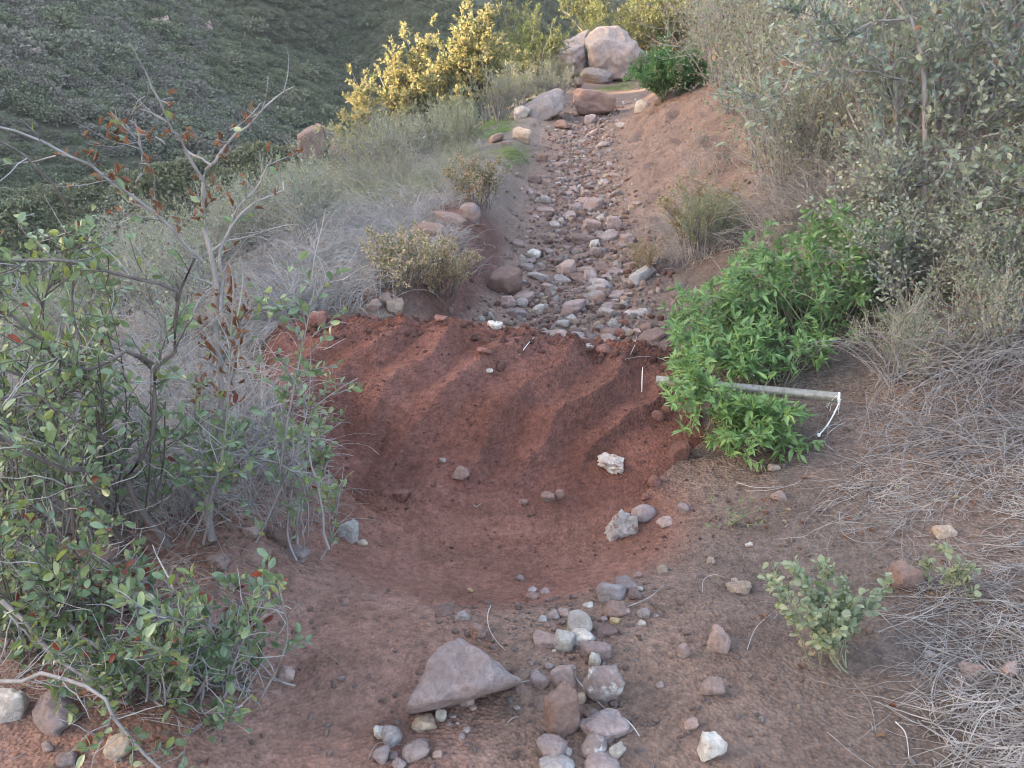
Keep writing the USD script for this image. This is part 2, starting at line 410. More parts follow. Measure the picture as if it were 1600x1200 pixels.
def spline(pts, k):
    """Catmull-Rom through the points, k points evenly spaced"""
    p = np.asarray(pts, float)
    q = np.vstack([2 * p[0] - p[1], p, 2 * p[-1] - p[-2]])
    out = []
    for i in range(1, len(q) - 2):
        t = np.linspace(0, 1, 8, endpoint=False)[:, None]
        a, b, c, d = q[i - 1], q[i], q[i + 1], q[i + 2]
        out.append(.5 * (2 * b + (c - a) * t + (2 * a - 5 * b + 4 * c - d) * t * t + (3 * b - a - 3 * c + d) * t ** 3))
    out = np.vstack(out + [p[-1:]])
    s = np.r_[0, np.cumsum(np.linalg.norm(np.diff(out, axis=0), axis=1))]
    return np.stack([np.interp(np.linspace(0, s[-1], k), s, out[:, c]) for c in range(out.shape[1])], 1)


def leaf_shape(stations, widths, fold=.12, droop=.12):
    """a leaf along +x, 1 long, folded along its midrib; (vertices, triangles)"""
    xs, n = np.asarray(stations, float), len(stations)
    ws = np.asarray(widths, float)
    sp = np.stack([xs, 0 * xs, -droop * xs ** 2], 1)
    V, idx = list(sp), [[], []]
    for side, sg in ((0, 1), (1, -1)):
        for i in range(n):
            if ws[i] > 0:
                idx[side].append(len(V)), V.append(sp[i] + [0, sg * ws[i], fold * ws[i] * 2])
            else:
                idx[side].append(i)
    F = []
    for side in (0, 1):
        e = idx[side]
        for i in range(n - 1):
            for tri in ((i, i + 1, e[i + 1]), (i, e[i + 1], e[i])):
                if len(set(tri)) == 3:
                    F.append(tri if side == 0 else tri[::-1])
    return np.array(V), np.array(F)


OVAL = leaf_shape([0, .15, .4, .7, .9, 1], [0, .15, .25, .25, .14, 0])
OVAL4 = leaf_shape([0, .5, 1], [.0, .3, .0])
LANCE = leaf_shape([0, .15, .35, .6, 1], [0, .1, .17, .13, 0], .15, .2)
LANCE4 = leaf_shape([0, .4, 1], [0, .17, 0], .15, .2)
SCALLOP = leaf_shape([0, .12, .25, .33, .5, .58, .75, .82, .93, 1], [0, .1, .12, .24, .24, .34, .3, .34, .2, 0], .1, .25)
CURLED = leaf_shape([0, .2, .5, .8, 1], [0, .14, .2, .13, 0], .8, .3)
BLADE2 = leaf_shape([0, .5, 1], [.02, .025, 0], .05, .35)


def leaves(pos, d, nrm, size, shape):
    V0, F0 = shape
    d = unit(d)
    yv = unit(np.cross(nrm, d))
    zv = np.cross(d, yv)
    V = pos[:, None] + size[:, None, None] * (V0[None, :, 0:1] * d[:, None] + V0[None, :, 1:2] * yv[:, None] + V0[None, :, 2:3] * zv[:, None])
    F = F0[None] + (np.arange(len(pos)) * len(V0))[:, None, None]
    return V.reshape(-1, 3), F.reshape(-1, 3)


def sample(P, idx, t):
    k = P.shape[1]
    x = t * (k - 1)
    i = np.minimum(x.astype(int), k - 2)
    fr = (x - i)[:, None]
    a, b = P[idx, i], P[idx, i + 1]
    return a + fr * (b - a), unit(b - a)


def sprout(rng, P, n, f0=.2, f1=1.0, length=.2, ang=50, up=.2, k=5, wob=.15, lvar=.4, taper=.4):
    """n child shoots along the polylines P (N,k,3)"""
    L = np.linalg.norm(np.diff(P, axis=1), axis=2).sum(1)
    idx = rng.choice(len(P), n, p=L / L.sum())
    t = rng.uniform(f0, f1, n)
    p, T = sample(P, idx, t)
    perp = unit(np.cross(T, rng.normal(size=(n, 3))))
    th = np.radians(ang * rng.uniform(.6, 1.3, n))[:, None]
    d = unit(T * np.cos(th) + perp * np.sin(th) + [0, 0, up])
    ln = length * rng.uniform(1 - lvar, 1 + lvar, n) * (1 - taper * t)
    out = [p]
    for _ in range(k - 1):
        out.append(out[-1] + d * (ln / (k - 1))[:, None])
        d = unit(d + rng.normal(size=(n, 3)) * wob + np.array([0, 0, up]) * .25)
    return np.stack(out, 1)


def leaf_on(rng, P, per, size, f0=.2, spread=.9, up=.3, svar=.3, flat=.6):
    """positions, directions, normals and sizes of leaves along the shoots P"""
    n = len(P) * per
    idx = np.repeat(np.arange(len(P)), per)
    t = np.clip(np.tile(np.linspace(f0, 1, per), len(P)) + rng.uniform(-.06, .06, n), 0, 1)
    p, T = sample(P, idx, t)
    perp = unit(np.cross(T, rng.normal(size=(n, 3))))
    d = unit(T * rng.uniform(.3, .9, n)[:, None] + perp * spread + [0, 0, up])
    nr = unit(rng.normal(size=(n, 3)) + np.array([0, 0, 1.0]) * flat * 2)
    return p, d, nr, size * rng.uniform(1 - svar, 1 + svar, n)


def taper(P, r0, r1):
    return np.broadcast_to(np.linspace(r0, r1, P.shape[1]), P.shape[:2])


def vary_taper(rng, P, r0, r1):
    return taper(P, r0, r1) * rng.uniform(.7, 1.3, (len(P), 1))


# ------------------------------------------------------------------ ground and hills
def colour_mesh(prim, col):
    UsdGeom.PrimvarsAPI(prim).CreatePrimvar('soil', Sdf.ValueTypeNames.Color3fArray, 'vertex').Set(Vt.Vec3fArray.FromNumpy(np.asarray(col, np.float32)))


def grid_faces(a, b):
    i, j = np.meshgrid(np.arange(a - 1), np.arange(b - 1), indexing='ij')
    q = np.stack([i * b + j, i * b + j + 1, (i + 1) * b + j + 1, (i + 1) * b + j], -1).reshape(-1, 4)
    return np.vstack([q[:, [0, 1, 2]], q[:, [0, 2, 3]]])


RED, TRAIL, PINK, DARK, BANK, HILL = (np.array(c) for c in ((.132, .058, .045), (.235, .155, .122), (.26, .15, .118), (.14, .104, .092), (.23, .152, .122), (.19, .155, .13)))


def soil_colour(x, y):
    t, hw = trail_t(x, y), np.interp(y, *HW)
    nz = fb(x, y, 1.7, 3, 50) * .5
    col = np.broadcast_to(HILL, x.shape + (3,)).copy()

    def lay(c, m):
        nonlocal col
        m = np.clip(m, 0, 1)[..., None]
        col = col * (1 - m) + c * m
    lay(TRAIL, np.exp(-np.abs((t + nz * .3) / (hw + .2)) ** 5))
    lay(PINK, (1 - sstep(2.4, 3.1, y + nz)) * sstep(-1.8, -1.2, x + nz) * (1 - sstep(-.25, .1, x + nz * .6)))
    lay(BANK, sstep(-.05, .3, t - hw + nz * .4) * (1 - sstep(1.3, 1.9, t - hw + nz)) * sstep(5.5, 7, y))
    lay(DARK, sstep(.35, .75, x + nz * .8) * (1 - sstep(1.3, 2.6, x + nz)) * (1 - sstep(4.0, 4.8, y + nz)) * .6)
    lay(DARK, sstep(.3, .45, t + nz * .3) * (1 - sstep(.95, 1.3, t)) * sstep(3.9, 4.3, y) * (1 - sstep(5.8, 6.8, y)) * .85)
    lay(np.array([.16, .085, .068]), sstep(0.0, .12, -t - hw + nz * .2) * (1 - sstep(.5, .8, -t - hw + nz * .5)) * sstep(4.0, 4.6, y) * (1 - sstep(6.0, 6.8, y)))
    lay(BANK * .9, sstep(.9, 1.4, x + nz) * (1 - sstep(3.0, 3.6, y)) * .55)
    e = np.sqrt(((x - PIT[0]) / (PIT[2] * 1.05)) ** 2 + ((y - 2.72) / .62) ** 2) + nz * .45
    lay(np.array([.225, .108, .08]), 1 - sstep(.75, 1.05, e))
    return col


NR, NC = 660, 560
yy = np.geomspace(2.1, 34, NR) - 1.15
uu = np.linspace(-.84, .84, NC)
Y = np.repeat(yy[:, None], NC, 1)
X = uu[None] * (yy[:, None] + 1.0)
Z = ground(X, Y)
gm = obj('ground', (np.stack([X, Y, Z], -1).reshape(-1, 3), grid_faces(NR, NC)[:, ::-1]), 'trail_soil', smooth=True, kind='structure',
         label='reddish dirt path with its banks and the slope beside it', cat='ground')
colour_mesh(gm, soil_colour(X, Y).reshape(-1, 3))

gx, gy = np.arange(-150, 121, 1.25), np.arange(-70, 190, 1.25)
CX, CY = np.meshgrid(gx, gy, indexing='ij')
fan = np.clip((.84 * (CY + 1.0) - np.abs(CX)) / 2.5, 0, 1) * np.clip((CY + .2) / 1.5, 0, 1) * np.clip((33 - CY) / 3, 0, 1)
CZ = macro(CX, CY) + fb(CX, CY, .25, 4, 60) * .8 * (1 - fan) * sstep(8, 20, np.hypot(CX, CY)) * (1 - .8 * (CX < -55) * (np.abs(CY - 10) < 20)) - .45 * fan - .02
hillside = obj('hillside', (np.stack([CX, CY, CZ], -1).reshape(-1, 3), grid_faces(len(gx), len(gy))), 'hill_soil', smooth=True, kind='structure',
               label='hillsides of the canyon rising across and around the path', cat='hillside')
hc = np.broadcast_to(np.array([.105, .10, .068]), CX.shape + (3,)) * (1 + fb(CX, CY, .2, 3, 61)[..., None])
hc = hc + np.clip(fb(CX, CY, .09, 3, 62) - .12, 0, 1)[..., None] * np.array([.25, .14, .11])
colour_mesh(hillside, hc.reshape(-1, 3))

mx, my = np.arange(-1.5, 1.12, .0075), np.arange(2.3, 4.45, .0075)
MX, MY = np.meshgrid(mx, my, indexing='ij')
MZ, GZ = mound(MX, MY), ground(MX, MY)
V, F = np.stack([MX, MY, np.maximum(MZ, GZ - .03)], -1).reshape(-1, 3), grid_faces(len(mx), len(my))
F = F[((MZ - GZ) > -.025).reshape(-1)[F].any(1)]
used, inv = np.unique(F, return_inverse=True)
mound_prim = obj('dirt_mound', (V[used], inv.reshape(F.shape)), 'dug_soil', smooth=True, label='fresh red-brown earth heaped across the path behind the dug hollow', cat='dirt mound')
d_ = 3.72 - MY
mc = np.broadcast_to(RED, MX.shape + (3,)) * (1 + .35 * fb(MX, MY, 3, 3, 70)[..., None])
mc = mc + (sstep(.75, 1.0, d_ + .2 * fb(MX, MY, 3, 2, 71)) * .9)[..., None] * (np.array([.225, .108, .08]) - RED)
mc = mc + (sstep(0, .25, fb(MX, MY, 2.2, 4, 72)) * (1 - sstep(.4, .6, d_)) * .7)[..., None] * np.array([.05, .028, .024])
ed = sstep(.5, .85, mound(MX, MY, True) + .5 * fb(MX, MY, 7, 3, 77))[..., None]
mc = mc * ed + soil_colour(MX, MY) * (1 - ed)
colour_mesh(mound_prim, mc.reshape(-1, 3)[used])

# ------------------------------------------------------------------ stones
ICO = {n: trimesh.creation.icosphere(n, 1.0) for n in (1, 2, 3, 4)}


def rock(rng, size, sub=2, p=9, planes=11, rough=.06, hull=None):
    """a stone: a rounded-off polyhedron with an uneven skin; hull: corner points of a given shape"""
    m = ICO[sub]
    D = np.asarray(m.vertices)
    if hull is not None:
        h = np.asarray(hull, float)
        c = h.mean(0)
        eq = ConvexHull(h - c).equations
        n, d = eq[:, :3], -eq[:, 3]
    else:
        n = unit(rng.normal(size=(planes, 3)))
        n = np.vstack([n, np.eye(3), -np.eye(3)])
        d = np.r_[rng.uniform(.68, 1.0, planes), np.ones(6) * rng.uniform(.85, 1.0, 6)]
        c = np.zeros(3)
    r = ((np.maximum(D @ n.T, 0) / d) ** p).sum(1) ** (-1 / p)
    sd = int(rng.integers(1000))
    V = D * r[:, None]
    ext = np.ptp(V, axis=0).max() / 2
    q = V / ext
    r2 = 1 + rough * 2 * (meshkit.fbm(q * 1.7 + sd, 3, sd % 97) - .5) * 1.6 + rough * 1.5 * (meshkit.fbm(q * 5 + sd, 3, sd % 89) - .5)
    V = V * r2[:, None]
    if hull is None:
        V = V / (np.ptp(V, axis=0) / 2) * (np.asarray(size) / 2)
    return V + c, np.asarray(m.faces)


def rotz(v, a):
    c, s = math.cos(a), math.sin(a)
    return v @ np.array([[c, s, 0], [-s, c, 0], [0, 0, 1.0]])


def tilt(rng, v, amt):
    a, b = rng.normal(size=2) * amt
    rx = np.array([[1, 0, 0], [0, math.cos(a), -math.sin(a)], [0, math.sin(a), math.cos(a)]])
    ry = np.array([[math.cos(b), 0, math.sin(b)], [0, 1, 0], [-math.sin(b), 0, math.cos(b)]])
    return v @ rx.T @ ry.T


rrng = np.random.default_rng(5)
MATS = {'m': 'mauve_stone', 'p': 'pink_stone', 'b': 'brown_stone', 'd': 'dark_stone', 'g': 'grey_stone', 'w': 'pale_stone', 'e': 'green_grey_stone', 'q': 'white_quartz',
        's': 'speckled_stone', 't': 'tan_stone', 'y': 'yellow_stone', 'r': 'red_clod', 'c': 'soil_clod', 'B': 'boulder_rock', 'o': 'orange_rock'}


def stone(px, py, w, h, mat, label, group=None, p=8, sub=None, sink=.28, name='stone', cat=None, lift=0.0, deep=.8, planes=9, rough=.11, yaw=None, tl=.12):
    g = hit(px, py - .12 * h)
    dp = depth(g)
    W, H = w * dp / FPX, h * dp / FPX
    ang = math.asin(np.clip(-ray(px, py)[2], 0, 1))
    dpt = deep * W
    hh = float(np.clip((H - .55 * dpt * math.sin(ang)) / (.85 * math.cos(ang)), .38 * W, 1.5 * W))
    sub = sub or (4 if w > 58 else 3 if w > 24 else 2)
    v, f = rock(rrng, (W, dpt, hh), sub, p, planes, rough)
    v = rotz(tilt(rrng, v, tl), rrng.normal() * .25 if yaw is None else yaw)
    c = g + np.array([0, dpt * .32, 0])
    c[2] = float(surface(c[0], c[1])) + hh * (.5 - sink) + lift * dp / FPX
    return obj(name, (v + c, f), MATS[mat], smooth=True, label=label, cat=cat or name.split('_')[-1], group=group, origin=c)


# the big wedge-shaped stone in the foreground, with a dark slab on it
def hull_stone(corners, mat, label, name='stone', p=26, rough=.05, sub=4, cat='stone', group=None):
    """corners: world points"""
    c = np.mean(corners, 0)
    v, f = rock(rrng, None, sub, p, 0, rough, hull=corners)
    return obj(name, (v, f), mat, smooth=True, label=label, cat=cat, group=group, origin=c)


def P(px, py, z=0.0, y=None):
    """world point on the pixel's ray at height z above the ground there"""
    if y is not None:
        return at(px, py, y)
    g = hit(px, py)
    d = ray(px, py)
    return g - d * (z / max(-d[2], .05)) if z else g


a_ = hit(700, 1110)
zg = a_[2]


def at_z(px, py, z):
    d = ray(px, py)
    return EYE + d * ((z - EYE[2]) / d[2])


hull_stone([at_z(716, 997, zg + .20), at_z(690, 1011, zg + .18), at_z(748, 1010, zg + .19), at_z(780, 1036, zg + .16), at_z(806, 1058, zg + .12), at_z(804, 1068, zg + .09), at_z(641, 1098, zg + .09), at_z(638, 1112, zg + .04),
            at_z(656, 1058, zg + .14), at_z(742, 1070, zg + .145), at_z(700, 1082, zg + .13), at_z(664, 1102, zg + .10), at_z(782, 1080, zg - .03), at_z(735, 1094, zg - .04), at_z(690, 1110, zg - .04), at_z(642, 1118, zg - .06),
            at_z(710, 1030, zg - .1), at_z(800, 1070, zg - .1), at_z(750, 1092, zg - .12)], 'mauve_stone', 'largest foreground stone, a mauve wedge with a sloping flat top and shadowed overhang', p=40, rough=.17)
stone(697, 1036, 34, 20, 'd', 'thin dark slab lying on top of the big mauve wedge', lift=84, sink=.1, p=12, name='stone')

N1 = 'stones of the heap in the foreground'
for a in [
    (883, 1155, 66, 78, 'b', 'brown two-lobed stone with hollows standing upright in the foreground heap'), (938, 1102, 60, 62, 's', 'broad mauve stone speckled white beside the dead twig'),
    (943, 1161, 72, 42, 'm', 'long mauve stone with a narrow right end above the round speckled cobble'), (928, 1187, 46, 36, 's', 'round rough cobble below the long mauve stone'),
    (963, 1188, 26, 24, 'e', 'small whitish block against the round cobble at the bottom'), (861, 1192, 48, 36, 'm', 'purple-grey rounded cobble left of the bottom gap in the heap'),
    (872, 1216, 58, 36, 'g', 'grey smooth cobble cut by the bottom edge of the picture'), (938, 1212, 60, 30, 'm', 'dusty stone under the round cobble at the bottom edge'),
    (906, 998, 40, 42, 'e', 'pale green-grey ridged stone standing at the top of the foreground heap'), (911, 1012, 40, 30, 'w', 'cream angular stone leaning on the pale ridged stone'),
    (880, 1020, 34, 30, 'e', 'flat greenish white stone half buried left of the cream angular one'), (931, 1037, 46, 38, 'm', 'mauve slanting stone behind the small mint-white chip'),
    (930, 1046, 22, 30, 'e', 'mint-white upright chip in front of the slanting mauve stone'), (951, 998, 36, 23, 'd', 'dark brown oval stone right of the pale ridged stone'),
    (962, 967, 42, 26, 'b', 'reddish brown stone with a twig across its right end'), (957, 942, 46, 38, 'g', 'pale grey stone carrying a smooth mauve one at the edge of the hollow'),
    (981, 927, 38, 26, 'm', 'smooth mauve stone resting on the pale grey stone'), (1000, 925, 11, 11, 'e', 'tiny mint-green pebble right of the smooth mauve stone'),
    (992, 938, 24, 18, 'd', 'dark stone tucked under the mint-green pebble'), (1005, 967, 20, 18, 'g', 'striped grey cobble to the right of the twig'),
    (1003, 978, 14, 11, 'w', 'white chip below the striped grey cobble'), (961, 976, 17, 12, 'y', 'yellow-brown pebble wedged between two dark stones'),
    (881, 1079, 38, 40, 'p', 'pinkish blocky stone above the two-lobed brown stone'), (845, 1080, 30, 30, 'm', 'mauve stone half sunk beside the pinkish blocky one'),
    (730, 1106, 24, 27, 'p', 'pink stone leaning on the front of the big wedge'), (712, 1099, 15, 17, 'p', 'small pink pebble beside the stone leaning on the wedge'),
    (689, 1129, 19, 22, 'w', 'pale lilac chip in front of the big wedge'), (660, 1147, 39, 30, 't', 'tan block at the left front corner of the big wedge'),
    (615, 1168, 34, 36, 'g', 'grey rounded stone with a tan face beside the cream one'), (594, 1159, 20, 28, 'w', 'cream stone at the left end of the lower row'),
    (647, 1190, 46, 32, 'm', 'mauve stone lying below the tan block'), (594, 1194, 27, 26, 'm', 'dark mauve stone under the cream one, crossed by a dry stalk'),
    (622, 1203, 22, 15, 'm', 'small mauve stone at the bottom edge below the grey rounded one'), (683, 1187, 15, 14, 'p', 'round pink pebble alone on the dirt below the wedge'),
    (747, 1001, 28, 25, 'b', 'dark red-brown stone above the big wedge beside the curved stalk'), (722, 971, 25, 18, 'g', 'greyish stone at the foot of the little earth step'),
    (831, 939, 23, 17, 'b', 'brown angular stone alone in the middle of the path bed'), (809, 952, 12, 12, 'b', 'round brown pebble left of the angular brown stone'),
    (734, 927, 11, 11, 'y', 'round yellowish pebble at the lip of the hollow'), (866, 969, 20, 16, 'm', 'mauve stone half buried in the middle of the path bed'),
    (922, 1125, 24, 15, 'b', 'reddish flat stone below the speckled white one'), (910, 1101, 15, 17, 't', 'tan pebble touching the dead twig'),
    (852, 1012, 44, 16, 'p', 'flat pale slab almost flush with the dirt in mid path'),
    # the hollow and the mound
    (974, 847, 50, 68, 'q', 'tall white quartz chunk stained red at the edge of the hollow'), (1005, 819, 40, 31, 'm', 'purple oval stone leaning on the tall white quartz chunk'),
    (957, 741, 46, 27, 'q', 'curved white quartz chunk stuck in the face of the mound'), (720, 760, 28, 22, 'b', 'red angular stone on the floor of the hollow'),
    (629, 785, 27, 18, 'r', 'dark red slab-like clod on the left of the hollow floor'), (856, 787, 24, 19, 'b', 'red-brown stone at the foot of the mound in its middle'),
    (874, 784, 14, 22, 'b', 'narrow stone standing next to the red-brown one at the mound foot'), (817, 791, 13, 12, 'b', 'round red pebble at the foot of the mound'),
    (765, 585, 12, 8, 'w', 'small pale pebble high on the mound face'), (692, 724, 10, 8, 'g', 'tiny grey chip on the lower mound face'),
    (1064, 722, 34, 36, 'r', 'big round red clod below the bright green shrub'), (1027, 662, 22, 22, 'r', 'dark red clod at the right shoulder of the mound'),
    (1042, 649, 17, 16, 'r', 'smaller red clod under the shrub at the mound shoulder'), (1022, 765, 22, 22, 'r', 'red clod low on the right flank of the mound'),
    (1010, 782, 16, 12, 'r', 'small red clod at the bottom right of the mound'), (498, 511, 28, 24, 'r', 'dark red clod sitting on the left top corner of the mound'),
    (944, 556, 28, 17, 'r', 'red clod on the crest of the mound near its right end'), (757, 556, 24, 12, 'r', 'flat red clod on the crest in the middle of the mound'),
    (690, 508, 22, 12, 'r', 'low red clod on the crest left of the middle'),
    # left side
    (546, 848, 34, 38, 'e', 'pale green-grey angular stone at the left edge of the hollow'), (566, 853, 18, 12, 't', 'tan flake right of the pale green-grey stone'),
    (342, 891, 32, 24, 'p', 'pinkish pale stone below the foot of the grey trunk'), (392, 840, 28, 20, 'p', 'pink-brown stone behind the bush stems by the trunk'),
    (431, 850, 36, 30, 'b', 'brown stone under the right-hand bush'), (398, 884, 54, 36, 'b', 'rounded brown boulder top between the bush stems'), (462, 874, 42, 20, 'm', 'flat mauve stone under the leaning small bush'),
    (145, 977, 74, 58, 'o', 'tan-orange angular stone under the left bush'), (217, 967, 44, 38, 'm', 'lilac-grey stone right of the tan-orange one under the bush'),
    (110, 928, 120, 72, 'b', 'large flat brown rock beneath the left bush'), (10, 1134, 54, 60, 'w', 'pale rounded stone cut by the left edge of the picture'),
    (83, 1141, 78, 52, 'm', 'lilac block with a white corner at lower left'), (172, 1027, 44, 22, 'w', 'mossy white stone beneath the bush branches'),
    (283, 1054, 46, 42, 'd', 'dark stone in the hollow under the low bush'), (183, 1192, 40, 42, 't', 'tan stone at the bottom left under the leaves'), (73, 1177, 20, 18, 'p', 'small pink stone at lower left'),
    (100, 1198, 34, 24, 'm', 'mauve stone on the bottom edge at lower left'), (447, 1064, 26, 21, 'p', 'pinkish pebble beside the red stalk at the bush edge'), (383, 1069, 13, 11, 'y', 'yellow pebble by the low bush'),
    (389, 1081, 13, 14, 'p', 'pink pebble under the yellow one'),
    # right side of the path
    (1112, 1192, 42, 44, 'w', 'cream wedge-shaped stone at the bottom right of the path'), (1114, 1089, 38, 27, 'p', 'pinkish rounded stone in the path right of the heap'),
    (1068, 1033, 22, 50, 'p', 'long narrow stone sunk upright in the dirt'), (1124, 1022, 36, 42, 'p', 'hook-shaped pinkish stone sunk in the dirt'), (1158, 928, 42, 18, 't', 'flat tan stone left of the small pale plant'),
    (1418, 926, 48, 50, 'o', 'orange-tan pointed stone among the dry stalks'), (1218, 785, 24, 20, 'p', 'pinkish stone at the edge of the dry stalks'), (1208, 738, 22, 14, 't', 'tan round pebble below the bright green shrub'),
    (1172, 855, 13, 8, 'q', 'small bright white pebble on the dark soil'), (1480, 841, 34, 24, 't', 'tan flat stone amid the dry stalks on the right'), (1043, 823, 27, 11, 'p', 'thin pink flake right of the purple oval stone'),
    (1069, 802, 18, 17, 'm', 'mauve pebble below the red clods'), (1112, 884, 14, 14, 't', 'tan pebble on the dark soil'), (1577, 1062, 28, 28, 'p', 'pink stone at the right edge in the dry stalks'),
    (1456, 1031, 20, 12, 'q', 'white chip among the dry stalks'), (1522, 1060, 34, 24, 'p', 'pinkish flat stone under the dry stalks on the right'), (1080, 1142, 22, 18, 'p', 'dusty pink stone above the cream wedge'),
    (1035, 896, 17, 14, 't', 'tan pebble right of the mint-green one'), (1148, 912, 12, 10, 'p', 'pebble behind the flat tan stone'),
    # the gully behind the mound
    (789, 465, 56, 46, 'b', 'big brown block at the left side of the gully'), (793, 479, 27, 18, 'p', 'pink stone in front of the big brown block'), (816, 481, 22, 16, 'g', 'grey stone next to the pink one by the brown block'),
    (842, 493, 20, 18, 'w', 'pale angular stone in the gully below the brown block'), (897, 492, 50, 28, 'm', 'broad mauve slab with a ridge in the middle of the gully'), (886, 432, 33, 25, 'p', 'pink-mauve broad stone halfway up the gully'),
    (881, 446, 28, 16, 'g', 'flat grey stone below the pink-mauve broad one'), (943, 426, 25, 17, 'd', 'dark plum cobble in the gully'), (922, 441, 24, 20, 'm', 'mauve cobble left below the dark plum cobble'),
    (948, 453, 23, 15, 'g', 'light flat cobble below the dark plum one'), (936, 474, 20, 16, 'b', 'brown cube-like stone at the right of the gully'), (948, 468, 18, 17, 'd', 'dark stone behind the brown cube-like one'),
    (834, 406, 22, 18, 'w', 'whitish stone at the left foot of the bank'), (916, 384, 42, 20, 'd', 'long dark flat stone across the gully'), (924, 364, 30, 21, 'p', 'pinkish hump of stone above the long dark one'),
    (962, 364, 27, 27, 'm', 'upright mauve stone at the right of the gully'), (950, 378, 35, 15, 'm', 'flat mauve stone under the upright one'), (984, 383, 26, 18, 'p', 'pinkish stone at the right edge of the gully'),
    (928, 330, 37, 19, 'p', 'wide pink stone in the upper gully'), (852, 338, 28, 13, 'p', 'flat pink stone at the left of the upper gully'), (929, 389, 17, 15, 'w', 'round white cobble below the long dark stone'),
    (932, 400, 22, 16, 'm', 'mauve cobble under the round white one'), (834, 288, 22, 15, 'd', 'dark lilac stone at the left of the upper path'), (853, 321, 18, 16, 'g', 'grey stone above the flat pink one'),
    (848, 253, 16, 13, 'b', 'dark brown stone below the grassy edge'), (958, 513, 17, 17, 'w', 'pale round stone at the right just behind the mound'), (970, 527, 15, 14, 'r', 'red-brown clod behind the right end of the mound'),
    (976, 510, 13, 12, 'r', 'small red clod right of the pale round stone'), (893, 504, 17, 12, 'w', 'cream chip below the broad mauve slab'), (879, 513, 23, 16, 'g', 'grey-lilac stone left of the cream chip'),
    (773, 516, 25, 14, 'w', 'whitish stone just behind the mound in its middle'), (812, 496, 29, 15, 'm', 'dark mauve flat stone left of the pale angular one'), (921, 546, 14, 8, 'q', 'white chip on the crest of the mound'),
    (706, 355, 56, 24, 'b', 'flat brown rock on the left bank of the gully'), (673, 378, 52, 28, 'b', 'squat brown rock leftmost on the bank'), (735, 348, 38, 34, 'm', 'mauve rock at the right of the three on the bank'),
    (580, 474, 26, 24, 'b', 'brown stone behind three others in the dry grass'), (585, 487, 23, 21, 'p', 'pink stone left in the small pile in dry grass'), (601, 476, 21, 18, 'p', 'pink stone at the back of the small pile in dry grass'),
    (618, 494, 29, 26, 't', 'tan stone right in the small pile in dry grass')]:
    stone(*a, **(dict(planes=5, rough=.32, sink=.38) if a[4] == 'q' else {}), p=8 if a[4] in 'gmsd' else 30 if a[4] == 'q' else 15)
P_ = np.array([hit(988, 447), hit(1021, 424)])
v_, f_ = rock(rrng, (.235, .055, .05), 3, 14, 6, .04)
ax_ = unit(P_[1] - P_[0])
M_ = np.stack([ax_, unit(np.cross([0, 0, 1.0], ax_)), unit(np.cross(ax_, np.cross([0, 0, 1.0], ax_)))], 0)
v_ = v_ @ M_ * (np.linalg.norm(P_[1] - P_[0]) / .235)
obj('stone', (v_ + P_.mean(0) + [0, 0, .03], f_), 'pale_stone', smooth=True, label='long cream splinter of stone lying on the dark soil right of the gully', cat='stone', origin=P_.mean(0))

# rocks up the path
BG = [(924, 187, 68, 40, 'b', 'humped brown boulder right of the wedge-shaped one', 1),
      (933, 134, 52, 26, 'B', 'slab leaning at the foot of the split boulder', 1), (933, 112, 32, 14, 'B', 'small rock wedged under the crack of the split boulder', 1), (900, 139, 24, 15, 'b', 'brown stone left of the leaning slab', 0),
      (879, 204, 24, 15, 'b', 'brown stone between the two middle boulders and the gully', 0), (816, 187, 26, 20, 'w', 'white weathered stone against the wedge-shaped boulder', 0), (921, 197, 20, 16, 'm', 'pointed stone under the humped brown boulder', 0),
      (915, 155, 26, 11, 'p', 'flat pink stone behind the humped boulder', 0), (814, 223, 30, 21, 't', 'tan round stone topped by a white chip at the grassy edge', 0), (775, 224, 26, 15, 'p', 'pinkish flat stone left of the tan round one', 0),
      (1003, 175, 24, 18, 'w', 'pale stone below the small dense green bush', 0), (792, 229, 18, 10, 'p', 'small pink stone below the tan round one', 0), (490, 270, 44, 62, 'o', 'red-orange rock standing out of the shrubs on the left edge', 1),
      (532, 262, 34, 34, 'o', 'lower red-orange rock hidden in shrubs right of the standing one', 1)]
for x, y, w, h, m, lab, big in BG:
    stone(x, y, w, h, m, lab, name='boulder' if big else 'stone', p=10, sub=4 if big else 3, sink=.15, rough=.09)
bd = hit(960, 128)
by = bd[1]


def bpt(px, py, dy):
    return at(px, py, by + dy)


hull_stone([bpt(921, 122, .1), bpt(917, 75, .15), bpt(920, 55, .35), bpt(960, 42, .5), bpt(975, 45, .5), bpt(992, 62, .4), bpt(1010, 92, .5), bpt(1008, 128, .6), bpt(985, 75, 0), bpt(980, 130, -.15), bpt(940, 132, -.1), bpt(930, 80, -.1),
            bpt(945, 60, .0), bpt(925, 130, 1.1), bpt(1000, 130, 1.5), bpt(960, 48, 1.3), bpt(925, 60, 1.2)], 'boulder_rock', 'right and larger half of the split boulder at the top of the path', 'boulder', 60, .17, cat='boulder')
hull_stone([bpt(915, 118, .15), bpt(913, 72, .2), bpt(918, 49, .5), bpt(905, 50, .5), bpt(880, 62, .3), bpt(862, 78, .35), bpt(853, 95, .5), bpt(856, 115, .5), bpt(885, 122, .0), bpt(893, 80, .0),
            bpt(915, 118, 1.2), bpt(910, 55, 1.2), bpt(860, 100, 1.2)], 'boulder_rock', 'left half of the split boulder, beyond the dark crack', 'boulder', 60, .17, cat='boulder')

wb = hit(850, 186)[1]


def wpt(px, py, dy):
    return at(px, py, wb + dy)


